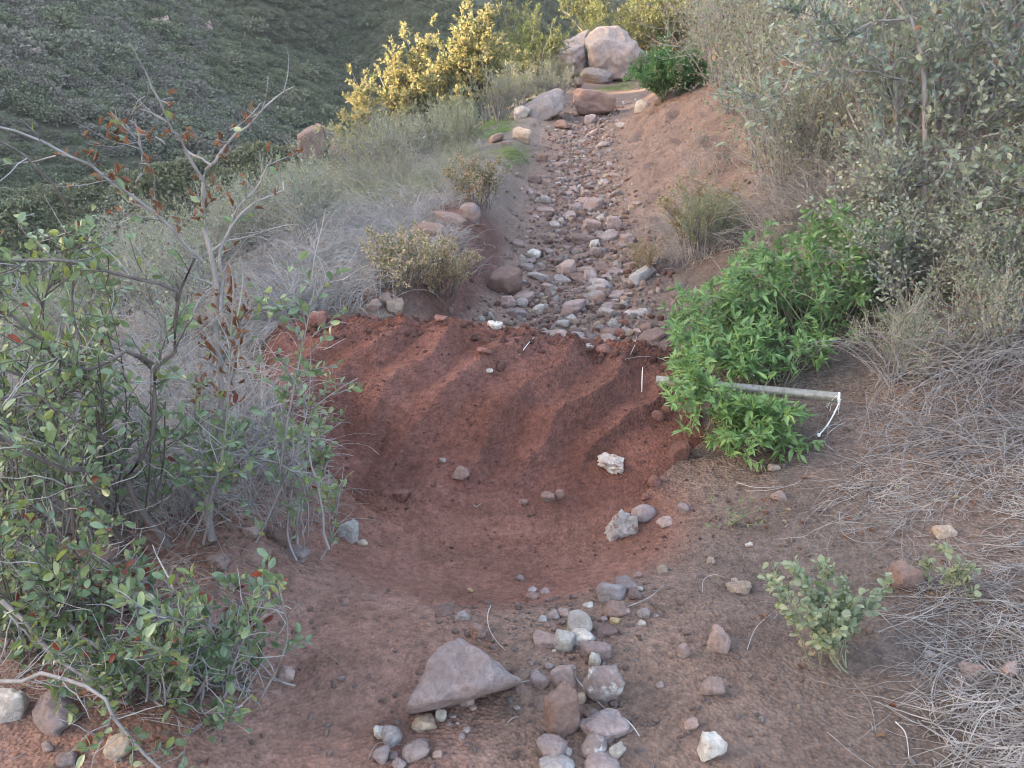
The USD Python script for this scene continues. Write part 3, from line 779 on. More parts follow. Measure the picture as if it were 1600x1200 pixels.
hull_stone([wpt(802, 172, .35), wpt(812, 180, .0), wpt(836, 150, .25), wpt(868, 139, .3), wpt(878, 143, .25), wpt(886, 160, .2), wpt(882, 172, .05), wpt(852, 190, -.1), wpt(826, 188, -.1), wpt(860, 150, .05), wpt(840, 158, .05),
            wpt(810, 172, .8), wpt(872, 142, .85), wpt(880, 170, .8)], 'boulder_rock', 'grey-pink wedge-shaped boulder left of the upper path', 'boulder', 40, .12, cat='boulder')

# loose cobbles of the gully that look alike, larger ones one by one, pebbles below that as gravel
crng = np.random.default_rng(17)
n_ = 0
while n_ < 165:
    y = 4.15 * (14 / 4.15) ** crng.uniform() ** 1.25
    t = np.clip(crng.normal() * .55, -1.15, 1.15) * np.interp(y, *HW)
    x = np.interp(y, *TX) + t + .08
    if float(mound(x, y)) > float(ground(x, y)) - .02 and y < 4.6:
        continue
    s = float(np.clip(crng.lognormal(-2.72, .4), .03, .13)) * (1 + .03 * y)
    v, f = rock(crng, (s, s * crng.uniform(.5, 1), s * crng.uniform(.32, .6)), 2, crng.uniform(6, 22), 8, .14)
    v = rotz(tilt(crng, v, .2), crng.uniform(0, 6.3))
    c = np.array([x, y, float(ground(x, y)) + s * .06])
    obj('cobble', (v + c, f), MATS[crng.choice(list('mpgdgbgmpmbm'))], smooth=True, label='loose rounded cobble lying in the stony gully behind the mound', cat='cobble', group='cobbles in the stony gully', origin=c)
    n_ += 1


hrg = np.random.default_rng(29)
for i in range(64):
    if i < 44:
        x, y = hrg.normal(915, 50), hrg.uniform(895, 1195)
    else:
        x, y = hrg.normal(660, 55), hrg.uniform(1095, 1195)
    s = hrg.uniform(7, 19)
    stone(x, y, s, s * hrg.uniform(.5, .9), hrg.choice(list('mpgsmbwd')), 'small stone among the larger ones of the foreground heap', group='small stones of the foreground heap', rough=.14, p=12, sink=.3)


def instancer(name, protos, pos, idx, scale, label, cat, yaw=None, rng=np.random.default_rng(0), full=True):
    """protos: [(mesh, material, smooth)]"""
    pi = UsdGeom.PointInstancer.Define(stage, numbered(name))
    tg = []
    for i, (m, mt, sm) in enumerate(protos):
        pr = obj('piece', m, mt, pi.GetPrim(), smooth=sm)
        tg.append(pr.GetPath())
    pi.CreatePrototypesRel().SetTargets(tg)
    n = len(pos)
    pi.CreateProtoIndicesAttr(Vt.IntArray.FromNumpy(np.asarray(idx, np.int32)))
    pi.CreatePositionsAttr(Vt.Vec3fArray.FromNumpy(np.asarray(pos, np.float32)))
    sc = np.asarray(scale, np.float32)
    pi.CreateScalesAttr(Vt.Vec3fArray.FromNumpy(np.ascontiguousarray(np.repeat(sc[:, None], 3, 1) if sc.ndim == 1 else sc)))
    if full:
        q = unit(rng.normal(size=(n, 4)))
    else:
        a = rng.uniform(0, 6.283, n) / 2
        q = np.stack([np.cos(a), 0 * a, 0 * a, np.sin(a)], 1)
    pi.CreateOrientationsAttr(Vt.QuathArray([Gf.Quath(float(a), float(b), float(c), float(d)) for a, b, c, d in q]))
    return tag(pi.GetPrim(), label, cat, kind='stuff')


def pebbles(n, seed, where, smin, smax, label, mats='mpbdgwtrp'):
    g = np.random.default_rng(seed)
    protos = [(rock(g, (1, g.uniform(.65, .95), g.uniform(.45, .75)), 1 if k % 2 else 2, g.uniform(5, 12), 9, .06), MATS[m], True) for k, m in enumerate(mats)]
    x, y = where(g, n)
    n = len(x)
    z = surface(x, y)
    s = smin * (smax / smin) ** (g.uniform(size=n) ** 2.2) * (1 + .03 * y)
    instancer('gravel', protos, np.stack([x, y, z + s * .10], 1), g.integers(0, len(protos), n), s, label, 'gravel', rng=g)


def w_gully(g, n):
    y = 4.0 * (16 / 4.0) ** g.uniform(size=n) ** 1.2
    return np.interp(y, *TX) + .05 + g.normal(size=n) * .55 * np.interp(y, *HW), y


def w_fore(g, n):
    y = 1.25 + 3.0 * g.uniform(size=n)
    x = np.where(g.uniform(size=n) < .35, .12 + g.normal(size=n) * .22, g.uniform(-1.0, 1.9, n))
    ok = (((x - PIT[0]) / .85) ** 2 + ((y - 2.85) / .62) ** 2 > 1) & ((y < 2.9) | (np.abs(x) > 1.15))
    return x[ok], y[ok]


pebbles(7500, 31, w_gully, .010, .055, 'pebbles and grit packed between the cobbles of the gully')
pebbles(6500, 32, w_fore, .004, .02, 'fine pebbles strewn over the dirt in the foreground', 'mpccgptc')


def w_mound(g, n):
    return g.uniform(-1.1, .85, n), g.uniform(2.5, 4.1, n)


pebbles(1500, 33, w_mound, .003, .016, 'crumbs of red earth on the mound and in the hollow', 'rrrrr')


def w_crest(g, n):
    x = g.uniform(-1.2, .85, n)
    return x, 3.74 + .06 * np.sin(x * 2.2) - .05 * x + g.normal(size=n) * .07


pebbles(420, 35, w_crest, .008, .045, 'crumbly clods of red earth along the crest of the mound', 'rrr')


def w_bank(g, n):
    y = g.uniform(5.5, 13, n)
    return np.interp(y, *TX) + np.interp(y, *HW) + g.uniform(0, 1.3, n), y


pebbles(1500, 34, w_bank, .006, .03, 'bits of stone and clods on the bare bank right of the gully', 'pcctmc')

# ------------------------------------------------------------------ far scrub on the hills
def clump(rng, n, r, size, shape=BLADE2, flat=.75):
    """a loose dome of small leaves"""
    d = unit(rng.normal(size=(n, 3)))
    d[:, 2] = np.abs(d[:, 2]) * flat
    lob = 1 + .5 * (meshkit.fbm(d * 1.8 + rng.uniform(0, 50), 2, 3) - .5) * 2
    p = d * (r * lob * rng.uniform(.45, 1, n) ** .6)[:, None]
    return leaves(p, unit(d + rng.normal(size=(n, 3)) * .7), rng.normal(size=(n, 3)) + [0, 0, .6], size * rng.uniform(.6, 1.3, n), shape)


frng = np.random.default_rng(77)
LEAFCARD = leaf_shape([0, .5, 1], [.12, .34, .1], .1, .1)


def scatter_far(n, seed):
    g = np.random.default_rng(seed)
    out = []
    while sum(map(len, out)) < n:
        a, D = g.uniform(math.radians(-60), math.radians(20), 4000), np.where(g.uniform(size=4000) < .25, g.uniform(9, 45, 4000), np.sqrt(g.uniform(24 ** 2, 160 ** 2, 4000)))
        out.append(np.stack([D * np.sin(a), D * np.cos(a)], 1))
    q = np.vstack(out)[:n]
    keep = (trail_t(q[:, 0], q[:, 1]) < -3.6 - .1 * q[:, 1]) | (q[:, 1] > 30)
    return q[keep]


def coarse_z(x, y):
    """height of the hillside mesh as built"""
    from scipy.ndimage import map_coordinates
    return map_coordinates(CZ, [(np.asarray(x) - gx[0]) / 1.25, (np.asarray(y) - gy[0]) / 1.25], order=1, mode='nearest')


q = scatter_far(105000, 5)
dens = meshkit.fbm(np.stack([q[:, 0] * .09, q[:, 1] * .09, 0 * q[:, 0]], 1), 3, 9)
q = q[dens > .2]
z = coarse_z(q[:, 0], q[:, 1])
infan = (q[:, 1] < 32.5) & (np.abs(q[:, 0]) < .83 * (q[:, 1] + 1))
z[infan] = ground(q[infan, 0], q[infan, 1])
kind = meshkit.fbm(np.stack([q[:, 0] * .06 + 9, q[:, 1] * .06, z * .06], 1), 3, 12)
near_spur = np.hypot(q[:, 0], q[:, 1]) < 48
idx = np.where(kind < .40, 0, np.where(kind < .52, frng.integers(0, 3, len(q)), np.where(kind < .6, frng.integers(2, 5, len(q)), frng.integers(4, 6, len(q)))))
idx = np.where(near_spur & (frng.uniform(size=len(q)) < .35), 4, idx)
protos = [(clump(frng, 700, 1.0, .17, LEAFCARD), m, False) for m in ('far_leaf', 'far_leaf', 'far_leaf', 'far_leaf_brown', 'far_leaf_pale', 'far_leaf_brown')]
sc = frng.uniform(.3, .85, len(q)) * np.where(near_spur, .6, 1.0) * np.where(frng.uniform(size=len(q)) < .03, 1.7, 1)
instancer('canyon_scrub', protos, np.stack([q[:, 0], q[:, 1], z - .1], 1), idx, sc, 'grey-green chaparral covering the canyon sides in the distance', 'scrub', rng=frng, full=False)

# rock outcrops high on the far hill
for i, (px, py, w, h, lab) in enumerate([(118, 52, 22, 26, 'pale pink rock outcrop highest at the left on the far hillside'), (246, 40, 40, 22, 'wide pale rock outcrop in the upper middle of the far hillside'),
                                        (322, 44, 22, 24, 'broken rock outcrop right of the wide one on the far hillside'), (38, 92, 40, 26, 'brownish rock outcrop low at the left on the far hillside'),
                                        (145, 46, 12, 14, 'small rock knob beside the highest outcrop')]):
    d = ray(px, py)
    ks = np.linspace(40, 160, 1200)
    Q = EYE + ks[:, None] * d
    i0 = int(np.argmax(Q[:, 2] < coarse_z(Q[:, 0], Q[:, 1]))) or 600
    g = Q[i0]
    W, H = w * depth(g) / FPX, h * depth(g) / FPX
    v, f = rock(frng, (W * 1.2, W, H * 1.5), 3, 16, 12, .2)
    obj('rock_outcrop', (v + g - [0, 0, H * .1], f), 'orange_rock', smooth=True, label=lab, cat='rock outcrop', origin=g)

# ------------------------------------------------------------------ shrubs
def shrub_parts(rng, h, w, stems, branches, twigs, per, lsize, shape, up=.35, twig_len=.16, leaf_up=.3, stem_r=.012, bush_flat=.6, wob=.12, base_r=.12, f0=.15):
    a, rr = rng.uniform(0, 6.283, stems), np.sqrt(rng.uniform(0, 1, stems))
    top = np.stack([np.cos(a) * rr * w / 2, np.sin(a) * rr * w / 2, h * (1 - .45 * rr ** 2) * rng.uniform(.75, 1.05, stems)], 1)
    base = np.stack([np.cos(a), np.sin(a), 0 * a - .3], 1) * (rng.uniform(.1, 1, stems) * base_r)[:, None]
    k = 8
    tt = np.linspace(0, 1, k)[None, :, None]
    S = base[:, None] * (1 - tt) + top[:, None] * tt
    S = S + np.cumsum(rng.normal(size=S.shape) * .035 * h, 1) * tt
    S[..., 2] += .12 * h * np.sin(tt[..., 0] * np.pi)
    B = sprout(rng, S, branches, .2, 1, .42 * h, 42, up, 6, wob)
    T = sprout(rng, np.concatenate([B, spl(S, 6)]), twigs, .15, 1, twig_len, 48, up * .6, 5, wob)
    L = leaf_on(rng, T, per, lsize, f0, up=leaf_up, flat=bush_flat)
    return S, B, T, L


def spl(P_, k):
    i = np.linspace(0, P_.shape[1] - 1, k)
    lo = np.floor(i).astype(int)
    hi = np.minimum(lo + 1, P_.shape[1] - 1)
    fr = (i - lo)[None, :, None]
    return P_[:, lo] * (1 - fr) + P_[:, hi] * fr


def emit_shrub(o, rng, parts, bark, twig, leafm, shape, stem_r=.012, extra=None):
    S, B, T, L = parts
    h = S[..., 2].max()
    obj('stems', tubes(S, vary_taper(rng, S, stem_r, stem_r * .3), 5), bark, o, smooth=True)
    obj('twigs', join(tubes(B, vary_taper(rng, B, stem_r * .38, stem_r * .14), 3), tubes(T, vary_taper(rng, T, stem_r * .17, stem_r * .08), 3)), twig, o, kind='stuff')
    p, d, n, s = L
    if isinstance(leafm, str):
        leafm = [(1.0, leafm)]
    who = rng.uniform(size=len(p))
    acc = 0
    for fr, m in leafm:
        sel = (who >= acc) & (who < acc + fr)
        acc += fr
        if sel.any():
            obj('foliage', leaves(p[sel], d[sel], n[sel], s[sel], shape), m, o, kind='stuff')


PROTO = {}


def define(key, name, label, cat, loc, args, bark, twig, leafm, shape, seed, rz=0, scale=1.0, group=None, stem_r=.012):
    rng = np.random.default_rng(seed)
    o = thing(name, label, cat, loc, rz, scale, group)
    emit_shrub(o, rng, shrub_parts(rng, lsize=args.pop('lsize'), shape=shape, stem_r=stem_r, **args), bark, twig, leafm, shape, stem_r)
    PROTO[key] = o
    return o


SCRUBL = leaf_shape([0, .25, .75, 1], [0, .26, .26, 0])
KINDS = {
    'scrub1': (dict(h=1.25, w=1.3, stems=9, branches=100, twigs=900, per=3, lsize=.034, up=.25, twig_len=.2), 'grey_bark', 'dry_twig', [(.96, 'scrub_leaf'), (.04, 'dead_leaf')], SCRUBL, .013),
    'scrub2': (dict(h=1.0, w=1.5, stems=10, branches=100, twigs=900, per=3, lsize=.034, up=.15, twig_len=.22), 'grey_bark', 'grey_twig', [(.9, 'scrub_leaf'), (.1, 'sumac_leaf')], SCRUBL, .012),
    'bare': (dict(h=1.0, w=1.1, stems=18, branches=140, twigs=800, per=4, lsize=.026, up=.3, twig_len=.2), 'grey_twig', 'dry_twig', [(.9, 'sage_leaf'), (.1, 'dead_leaf')], OVAL4, .008),
    'sage': (dict(h=.6, w=.75, stems=22, branches=90, twigs=460, per=6, lsize=.027, up=.55, twig_len=.13), 'grey_twig', 'olive_stem', 'sage_leaf', LANCE4, .008),
    'sage2': (dict(h=.75, w=.85, stems=22, branches=90, twigs=460, per=5, lsize=.03, up=.5, twig_len=.16), 'grey_twig', 'grey_twig', [(.75, 'sage_leaf'), (.25, 'olive_leaf')], LANCE4, .008),
    'buck': (dict(h=.36, w=.5, stems=22, branches=70, twigs=420, per=10, lsize=.017, up=.5, twig_len=.1), 'dark_bark', 'dry_twig', [(.6, 'buckwheat_head'), (.4, 'olive_leaf')], OVAL4, .004),
    'gold': (dict(h=1.6, w=1.7, stems=13, branches=90, twigs=900, per=10, lsize=.075, up=.12, twig_len=.24), 'pale_bark', 'dry_twig', [(.7, 'gold_leaf'), (.3, 'olive_leaf')], OVAL4, .016),
    'olive': (dict(h=1.6, w=2.0, stems=14, branches=100, twigs=900, per=11, lsize=.06, up=.35, twig_len=.2), 'grey_bark', 'dark_bark', 'olive_leaf', LANCE4, .014),
    'dense': (dict(h=.62, w=.9, stems=22, branches=120, twigs=900, per=11, lsize=.042, up=.45, twig_len=.12), 'dark_bark', 'olive_stem', 'dense_green_leaf', LANCE4, .007),
}


def plant(key, name, label, cat, px, py, seed, scale=1.0, group=None, y=None, sink=0):
    """the first of a kind is built with its parts, later ones are copies of it"""
    p = hit(px, py) if y is None else at(px, py, y)
    if y is not None:
        p[2] = float(surface(p[0], p[1]))
    p[2] -= sink
    rz = float(np.random.default_rng(seed).uniform(0, 360))
    if key in PROTO:
        return copy_of(PROTO[key], name, label, p, rz, scale, group, cat)
    a, bark, twig, lm, sh, sr = KINDS[key]
    return define(key, name, label, cat, p, dict(a), bark, twig, lm, sh, seed, rz, scale, group, sr)


def plant_at(key, name, label, cat, x, y, seed, scale=1.0, group=None):
    p = np.array([x, y, float(np.maximum(surface(x, y), -99))])
    rz = float(np.random.default_rng(seed).uniform(0, 360))
    if key in PROTO:
        return copy_of(PROTO[key], name, label, p, rz, scale, group, cat)
    a, bark, twig, lm, sh, sr = KINDS[key]
    return define(key, name, label, cat, p, dict(a), bark, twig, lm, sh, seed, rz, scale, group, sr)


# sunlit shrubs and the thicket at the top of the path
plant_at('gold', 'shrub', 'golden sunlit shrub left of the split boulder, the tallest one of its clump', 'shrub', -1.45, 15.6, 3, 1.02)
plant_at('gold', 'shrub', 'golden sunlit shrub at the left end of the lit clump', 'shrub', -2.3, 15.0, 9, .9)
plant_at('gold', 'shrub', 'golden sunlit shrub right behind the tallest lit one', 'shrub', -.45, 16.4, 11, .98)
plant_at('olive', 'shrub', 'wide olive-green shrub with lit tips behind the split boulder', 'shrub', 2.4, 23.2, 4, 1.35)
plant_at('olive', 'shrub', 'olive-green shrub left of the wide one behind the boulder', 'shrub', .4, 21.5, 5, 1.1)
plant_at('olive', 'shrub', 'shaded olive shrub between the lit clump and the boulder', 'shrub', .35, 18.6, 6, .85)
plant_at('gold', 'shrub', 'bright yellow shrub glowing right of the split boulder', 'shrub', 3.75, 23.6, 7, 1.15)
plant('dense', 'bush', 'small dense green bush on the bank right of the split boulder', 'bush', 1045, 150, 2, 1.2, sink=.12)

srng = np.random.default_rng(101)
G1 = 'sagebrush on the slope left of the path'
for i, (x, y, s) in enumerate([(-.2, 13.6, 1.05), (-.75, 12.6, .95), (-1.4, 12.2, 1.1), (-.95, 11.2, 1.0), (-1.9, 11.0, 1.2), (-.55, 10.3, .75), (-1.5, 9.9, 1.0), (-2.4, 9.8, 1.1), (-1.15, 8.9, .85), (-1.9, 8.6, .95), (-2.8, 8.5, 1.1),
                               (-2.3, 7.4, .8), (-3.0, 7.2, 1.0), (-2.9, 6.3, .9), (.15, 15.1, .9), (.6, 17.2, .95), (.75, 15.4, .8), (-2.2, 13.2, 1.1), (-3.6, 8.0, 1.0), (-3.5, 6.0, 1.0), (-2.9, 5.2, .75), (.9, 18.6, .9), (-3.0, 10.5, 1.2), (-3.8, 5.2, 1.0), (-3.6, 9.0, 1.3), (-4.3, 7.6, 1.2), (-4.2, 6.4, 1.1), (-3.2, 9.6, 1.3), (-4.8, 8.6, 1.3), (-3.0, 11.8, 1.3), (-5.2, 7.2, 1.3), (-4.0, 10.2, 1.3), (-2.5, 8.0, .9), (-2.0, 7.9, .8)]):
    plant_at('sage' if i % 2 else 'sage2', 'sagebrush', 'grey-green sagebrush in the mass on the slope left of the stony gully', 'sagebrush', x, y, 200 + i, s, G1)
plant('buck', 'buckwheat', 'dry buckwheat with tan flower heads behind the mound on the left', 'buckwheat', 628, 455, 21, .85)
plant('buck', 'buckwheat', 'dry buckwheat with tan heads on the bank farther up the gully', 'buckwheat', 745, 322, 22, .9)
plant('buck', 'buckwheat', 'low buckwheat right beside the one behind the mound', 'buckwheat', 694, 462, 23, .8)
plant('buck', 'buckwheat', 'green and tan tuft at the right edge of the upper gully', 'buckwheat', 1090, 385, 24, 1.05)
plant('buck', 'buckwheat', 'thin flowering tuft by the cream splinter of stone', 'buckwheat', 1006, 425, 25, .5)
plant('sage', 'sagebrush', 'low sagebrush standing at the right edge of the gully above the bright green shrub', 'sagebrush', 1100, 400, 26, .7)

# the thicket on the right-hand slope
G2 = 'shrubs of the thicket on the right slope'
k = 0
for row, (y, xs, s) in enumerate([(5.0, (2.35, 3.1, 3.9), 1.0), (5.9, (2.0, 2.75, 3.5, 4.3), 1.05), (6.9, (2.25, 3.05, 3.9, 4.8), 1.1), (8.0, (2.55, 3.4, 4.3, 5.2), 1.15), (9.5, (3.0, 3.9, 4.9, 6.0), 1.25), (11.5, (3.3, 4.4, 5.6, 6.9), 1.35), (14, (3.9, 5.2, 6.8, 8.4), 1.5), (17.5, (5.0, 6.8, 9, 11), 1.7)]):
    for x in xs:
        key = ('scrub1', 'bare', 'scrub2', 'bare')[k % 4]
        plant_at(key, 'shrub', 'grey-green small-leaved shrub in the tangled thicket on the right slope', 'shrub', x + srng.normal() * .12, y + srng.normal() * .2, 300 + k, s * srng.uniform(.85, 1.15), G2)
        k += 1
plant('bare', 'shrub', 'bare grey twiggy shrub right of the small dense bush', 'shrub', 1150, 175, 41, 1.2)
plant('bare', 'shrub', 'grey leafless shrub above the bare bank', 'shrub', 1120, 130, 42, 1.35)
plant('bare', 'shrub', 'low grey twiggy shrub behind the bright green one', 'shrub', 1230, 330, 43, .8)
plant('bare', 'shrub', 'grey twiggy shrub at the upper edge of the bare bank', 'shrub', 1190, 240, 44, .95)
for i, (x, y, s) in enumerate([(1.95, 4.3, .62), (2.5, 3.7, .62), (2.15, 3.55, .5), (1.85, 3.75, .5), (2.75, 4.2, .7), (2.05, 3.3, .42)]):
    plant_at('scrub2', 'shrub', ['scrub with grey leaves right of the bright green plant', 'scrub at the right edge in the middle of the height', 'low tangled scrub above the dead stems at the right', 'low scrub just right of the bright green plant above the tube end', 'tall scrub at the right edge at mid height', 'small-leaved scrub low at the right edge over the dead stems'][i], 'shrub', x, y, 350 + i, s)
for i, (x, y, s, lab) in enumerate([(1.62, 3.3, .34, 'grey dead bush right behind the end of the metal tube'), (1.95, 3.25, .42, 'grey dead bush at the right above the dry stalks, nearest the edge'), (2.2, 3.5, .5, 'grey dead bush under the scrub at the right edge')]):
    plant_at('bare', 'shrub', lab, 'shrub', x, y, 380 + i, s)
lrng = np.random.default_rng(55)
i = 0
while i < 34:
    y = lrng.uniform(3.6, 11)
    q_ = lrng.uniform(.9, 3.6)
    x = np.interp(y, *TX) - np.interp(y, *HW) - q_
    if y < 4.4 and x > -1.4:
        continue
    plant_at('bare' if i % 3 else 'sage2', 'shrub', 'grey twiggy half-dead shrub among the sagebrush on the slope at the left', 'shrub', x, y, 500 + i, lrng.uniform(.35, .62), 'half-dead shrubs on the slope at the left')
    i += 1

# ------------------------------------------------------------------ plants traced one by one in the foreground
def lift(Q, m=.012):
    g = surface(Q[..., 0], Q[..., 1]) + m
    Q[..., 2] = np.maximum(Q[..., 2], g)
    return Q


def traced(rng, pts, y0, y1, k=12, wob=.006):
    """a branch through these pixels, its distance running from y0 to y1"""
    n = len(pts)
    Q = np.array([at(px, py, y0 + (y1 - y0) * i / (n - 1)) for i, (px, py) in enumerate(pts)])
    Q = spline(Q, k)
    w = np.cumsum(rng.normal(size=Q.shape) * wob, 0)
    return lift(Q + w - np.linspace(0, 1, k)[:, None] * w[-1] - 0)


def split_leaves(o, rng, L, shape, m, limit, near=True, mats=None):
    """the leaves that show largest as parts of their own, the rest as one part"""
    p, d, n, s = L
    V0, F0 = shape
    q = (p - EYE) @ FWD
    px = s / q
    vis = np.abs((p - EYE) @ RT) < .62 * q
    order = np.argsort(-(px * (1 + vis)))
    big, rest = order[:limit], order[limit:]
    mats = np.full(len(p), m, object) if mats is None else mats
    Vb, _ = leaves(p, d, n, s, shape)
    Vb = Vb.reshape(len(p), len(V0), 3)
    for i in big:
        obj('leaf', (Vb[i], F0), mats[i], o)
    for mm in dict.fromkeys(mats[rest]):
        r = rest[mats[rest] == mm]
        V = Vb[r].reshape(-1, 3)
        obj('foliage', (V, (F0[None] + (np.arange(len(r)) * len(V0))[:, None, None]).reshape(-1, 3)), mm, o, kind='stuff')


def keep_off(L, cond):
    return tuple(a[cond] for a in L)


def px_of(p):
    q = (p - EYE) @ FWD
    return 800 + FPX * ((p - EYE) @ RT) / q, 600 - FPX * ((p - EYE) @ UP) / q


def bush(name, label, seed, branches, bark, twigs, tlen, per, lsize, extra=None, dead=None, limit=300, red=.012, twig_f0=.2, up=.15):
    """branches: (pixels, y0, y1, r0, r1)"""
    rng = np.random.default_rng(seed)
    base = at(*branches[0][0][0], branches[0][1])
    o = thing(name, label, 'shrub')
    Ps = []
    for pts, y0, y1, r0, r1 in branches:
        Q = traced(rng, pts, y0, y1)
        Ps.append(Q)
        obj('branch', tubes(Q[None], np.linspace(r0, r1, len(Q))[None], 7), bark, o, smooth=True)
    A = np.array(Ps)
    if extra is not None:
        A = np.concatenate([A, extra(rng)])
        E = A[len(Ps):]
        obj('thin_stems', tubes(E, vary_taper(rng, E, .004, .0015), 4), bark, o, smooth=True, kind='stuff')
    B = sprout(rng, A, twigs // 3, twig_f0, 1, tlen * 1.6, 45, up, 6, .16)
    T = sprout(rng, np.concatenate([spl(A, 6), B]), twigs, twig_f0, 1, tlen, 50, up, 6, .14)
    lift(B, .02), lift(T, .02)
    B, T = [q[(px_of(q[:, -1])[1] > 270) | (rng.uniform(size=len(q)) < .3)] for q in (B, T)]
    allT = np.concatenate([B, T])
    obj('twigs', tubes(allT, vary_taper(rng, allT, .0022, .0011), 4), 'grey_twig' if bark == 'grey_bark' else bark, o, smooth=True, kind='stuff')
    L = leaf_on(rng, allT, per, lsize, .15, up=.25, flat=.25, svar=.35)
    bare = sprout(rng, np.concatenate([spl(A, 6), B]), int(twigs * .9), .05, .9, tlen * 1.5, 55, .15, 6, .2)
    lift(bare, .01)
    bare = bare[px_of(bare[:, -1])[1] > 300]
    obj('bare_twigs', tubes(bare, vary_taper(rng, bare, .0017, .0007), 4), 'dry_twig', o, smooth=True, kind='stuff')
    x, y = px_of(L[0])
    mats = rng.choice(['sumac_leaf', 'yellow_green_leaf', 'red_leaf'], len(x), p=[.93 - red, .07, red]).astype(object)
    keep = np.ones(len(x), bool)
    if dead:
        isdead = dead(x, y, rng)
        mats[isdead] = 'dead_leaf'
        L = (L[0], L[1], np.where(isdead[:, None], L[2], L[2]), L[3] * np.where(isdead, .8, 1))
        keep = ~(isdead & (rng.uniform(size=len(x)) < .5)) & ~((y < 215) & (rng.uniform(size=len(x)) < .75))
    keep &= (y > 300 - 120 * np.clip((x - 60) / 100, 0, 1)) | (rng.uniform(size=len(x)) < .15)
    isd = mats == 'dead_leaf'
    split_leaves(o, rng, keep_off(L, keep & ~isd), OVAL, 'sumac_leaf', limit if not dead else 240, mats=mats[keep & ~isd])
    if (keep & isd).any():
        p_, d_l, n_l, s_l = keep_off(L, keep & isd)
        split_leaves(o, rng, (p_, unit(d_l + np.array([0, 0, .5])), n_l, s_l), CURLED, 'dead_leaf', 60)
    if dead:
        flat_ = A[:len(Ps)].reshape(-1, 3)
        fx, fy = px_of(flat_)
        tw, pos, dr = [], [], []
        for cx, cy in DEADS:
            j = int(np.argmin((fx - cx) ** 2 + (fy - cy) ** 2))
            e = at(cx, cy, flat_[j][1] + rng.uniform(-.04, .04))
            tw.append(spline([flat_[j], .5 * (flat_[j] + e) + rng.normal(size=3) * .006, e], 6))
            for _ in range(int(rng.integers(1, 4))):
                u = rng.uniform(.45, 1)
                pos.append(flat_[j] * (1 - u) + e * u + rng.normal(size=3) * .004), dr.append(unit(e - flat_[j]) * .5 + rng.normal(size=3) * .45 + [0, 0, rng.choice([.7, -.6])])
        tw = np.array(tw)
        obj('twigs', tubes(tw, vary_taper(rng, tw, .0017, .001), 4), bark, o, smooth=True, kind='stuff')
        n_ = len(pos)
        split_leaves(o, rng, (np.array(pos), unit(np.array(dr)), rng.normal(size=(n_, 3)), rng.uniform(.018, .032, n_)), CURLED, 'dead_leaf', 150)
    return o


DEADS = [(172, 186), (180, 190), (194, 196), (212, 190), (236, 200), (257, 207), (270, 152), (265, 165), (262, 175), (289, 210), (292, 220), (296, 200), (95, 232), (100, 240), (121, 248), (142, 238), (150, 255), (178, 270), (185, 275), (190, 285),
         (226, 250), (230, 256), (386, 172), (390, 185), (366, 195), (339, 215), (346, 240), (352, 245), (247, 326), (255, 335), (277, 349), (319, 311), (354, 296), (345, 285), (379, 277), (420, 232), (337, 217), (311, 345), (349, 397), (377, 394), (300, 330), (365, 320)]
DEADS += [(340 + 34 * math.sin(i * 2.4), 455 + i * 7.5) for i in range(26)]


def stems_from(n, px0, px1, py, top0, top1, yj, lean=60):
    def make(g):
        out = []
        for _ in range(n):
            x0, x1 = g.uniform(px0, px1), 0
            b = hit(x0, py + g.uniform(-25, 25))
            x1 = x0 + g.normal() * lean
            t = at(x1, g.uniform(top0, top1), b[1] + g.uniform(-yj, yj))
            m = .5 * (b + t) + g.normal(size=3) * .04
            out.append(spline([b, m, t], 12))
        return lift(np.array(out))
    return make


ya = hit(336, 846)[1]
bush('shrub', 'tall grey-trunked shrub at the left with dead brown leaves on its upper branches', 61, [
    ([(336, 850), (332, 775), (336, 700), (337, 625), (334, 561), (330, 494), (335, 440), (330, 394), (315, 375), (318, 285)], ya, ya + .05, .0125, .005),
    ([(345, 486), (349, 430), (356, 380), (379, 337), (412, 311), (439, 300), (442, 285)], ya, ya + .25, .006, .002),
    ([(318, 285), (285, 236), (262, 191), (240, 150), (221, 101), (206, 71)], ya + .05, ya - .1, .005, .0016),
    ([(318, 285), (352, 247), (375, 214), (397, 191), (416, 169), (439, 146), (461, 135)], ya + .05, ya + .15, .005, .0016),
    ([(310, 405), (270, 365), (232, 330), (165, 278), (86, 238), (0, 203), (-60, 180)], ya, ya - .3, .005, .0025),
    ([(330, 259), (310, 240), (285, 218), (262, 205)], ya + .05, ya + .1, .0035, .0016), ([(262, 221), (235, 208), (202, 203)], ya - .02, ya - .05, .0026, .0012),
    ([(216, 300), (221, 262), (221, 210), (227, 150)], ya - .1, ya - .12, .003, .0012), ([(326, 824), (315, 756), (300, 707), (277, 644), (262, 600)], ya + .05, ya + .15, .008, .003),
    ([(330, 394), (360, 360), (400, 290), (424, 250)], ya + .05, ya + .2, .004, .0015)],
    'grey_bark', 210, .13, 6, .027, extra=stems_from(12, 90, 460, 845, 400, 700, .25), dead=lambda x, y, g: (y < 335) & (x > 60) & (g.uniform(size=len(x)) < .85) | (np.abs(x - 350) < 42) & (y > 400) & (y < 640) & (g.uniform(size=len(x)) < .75))

yb = hit(270, 850)[1] - .08


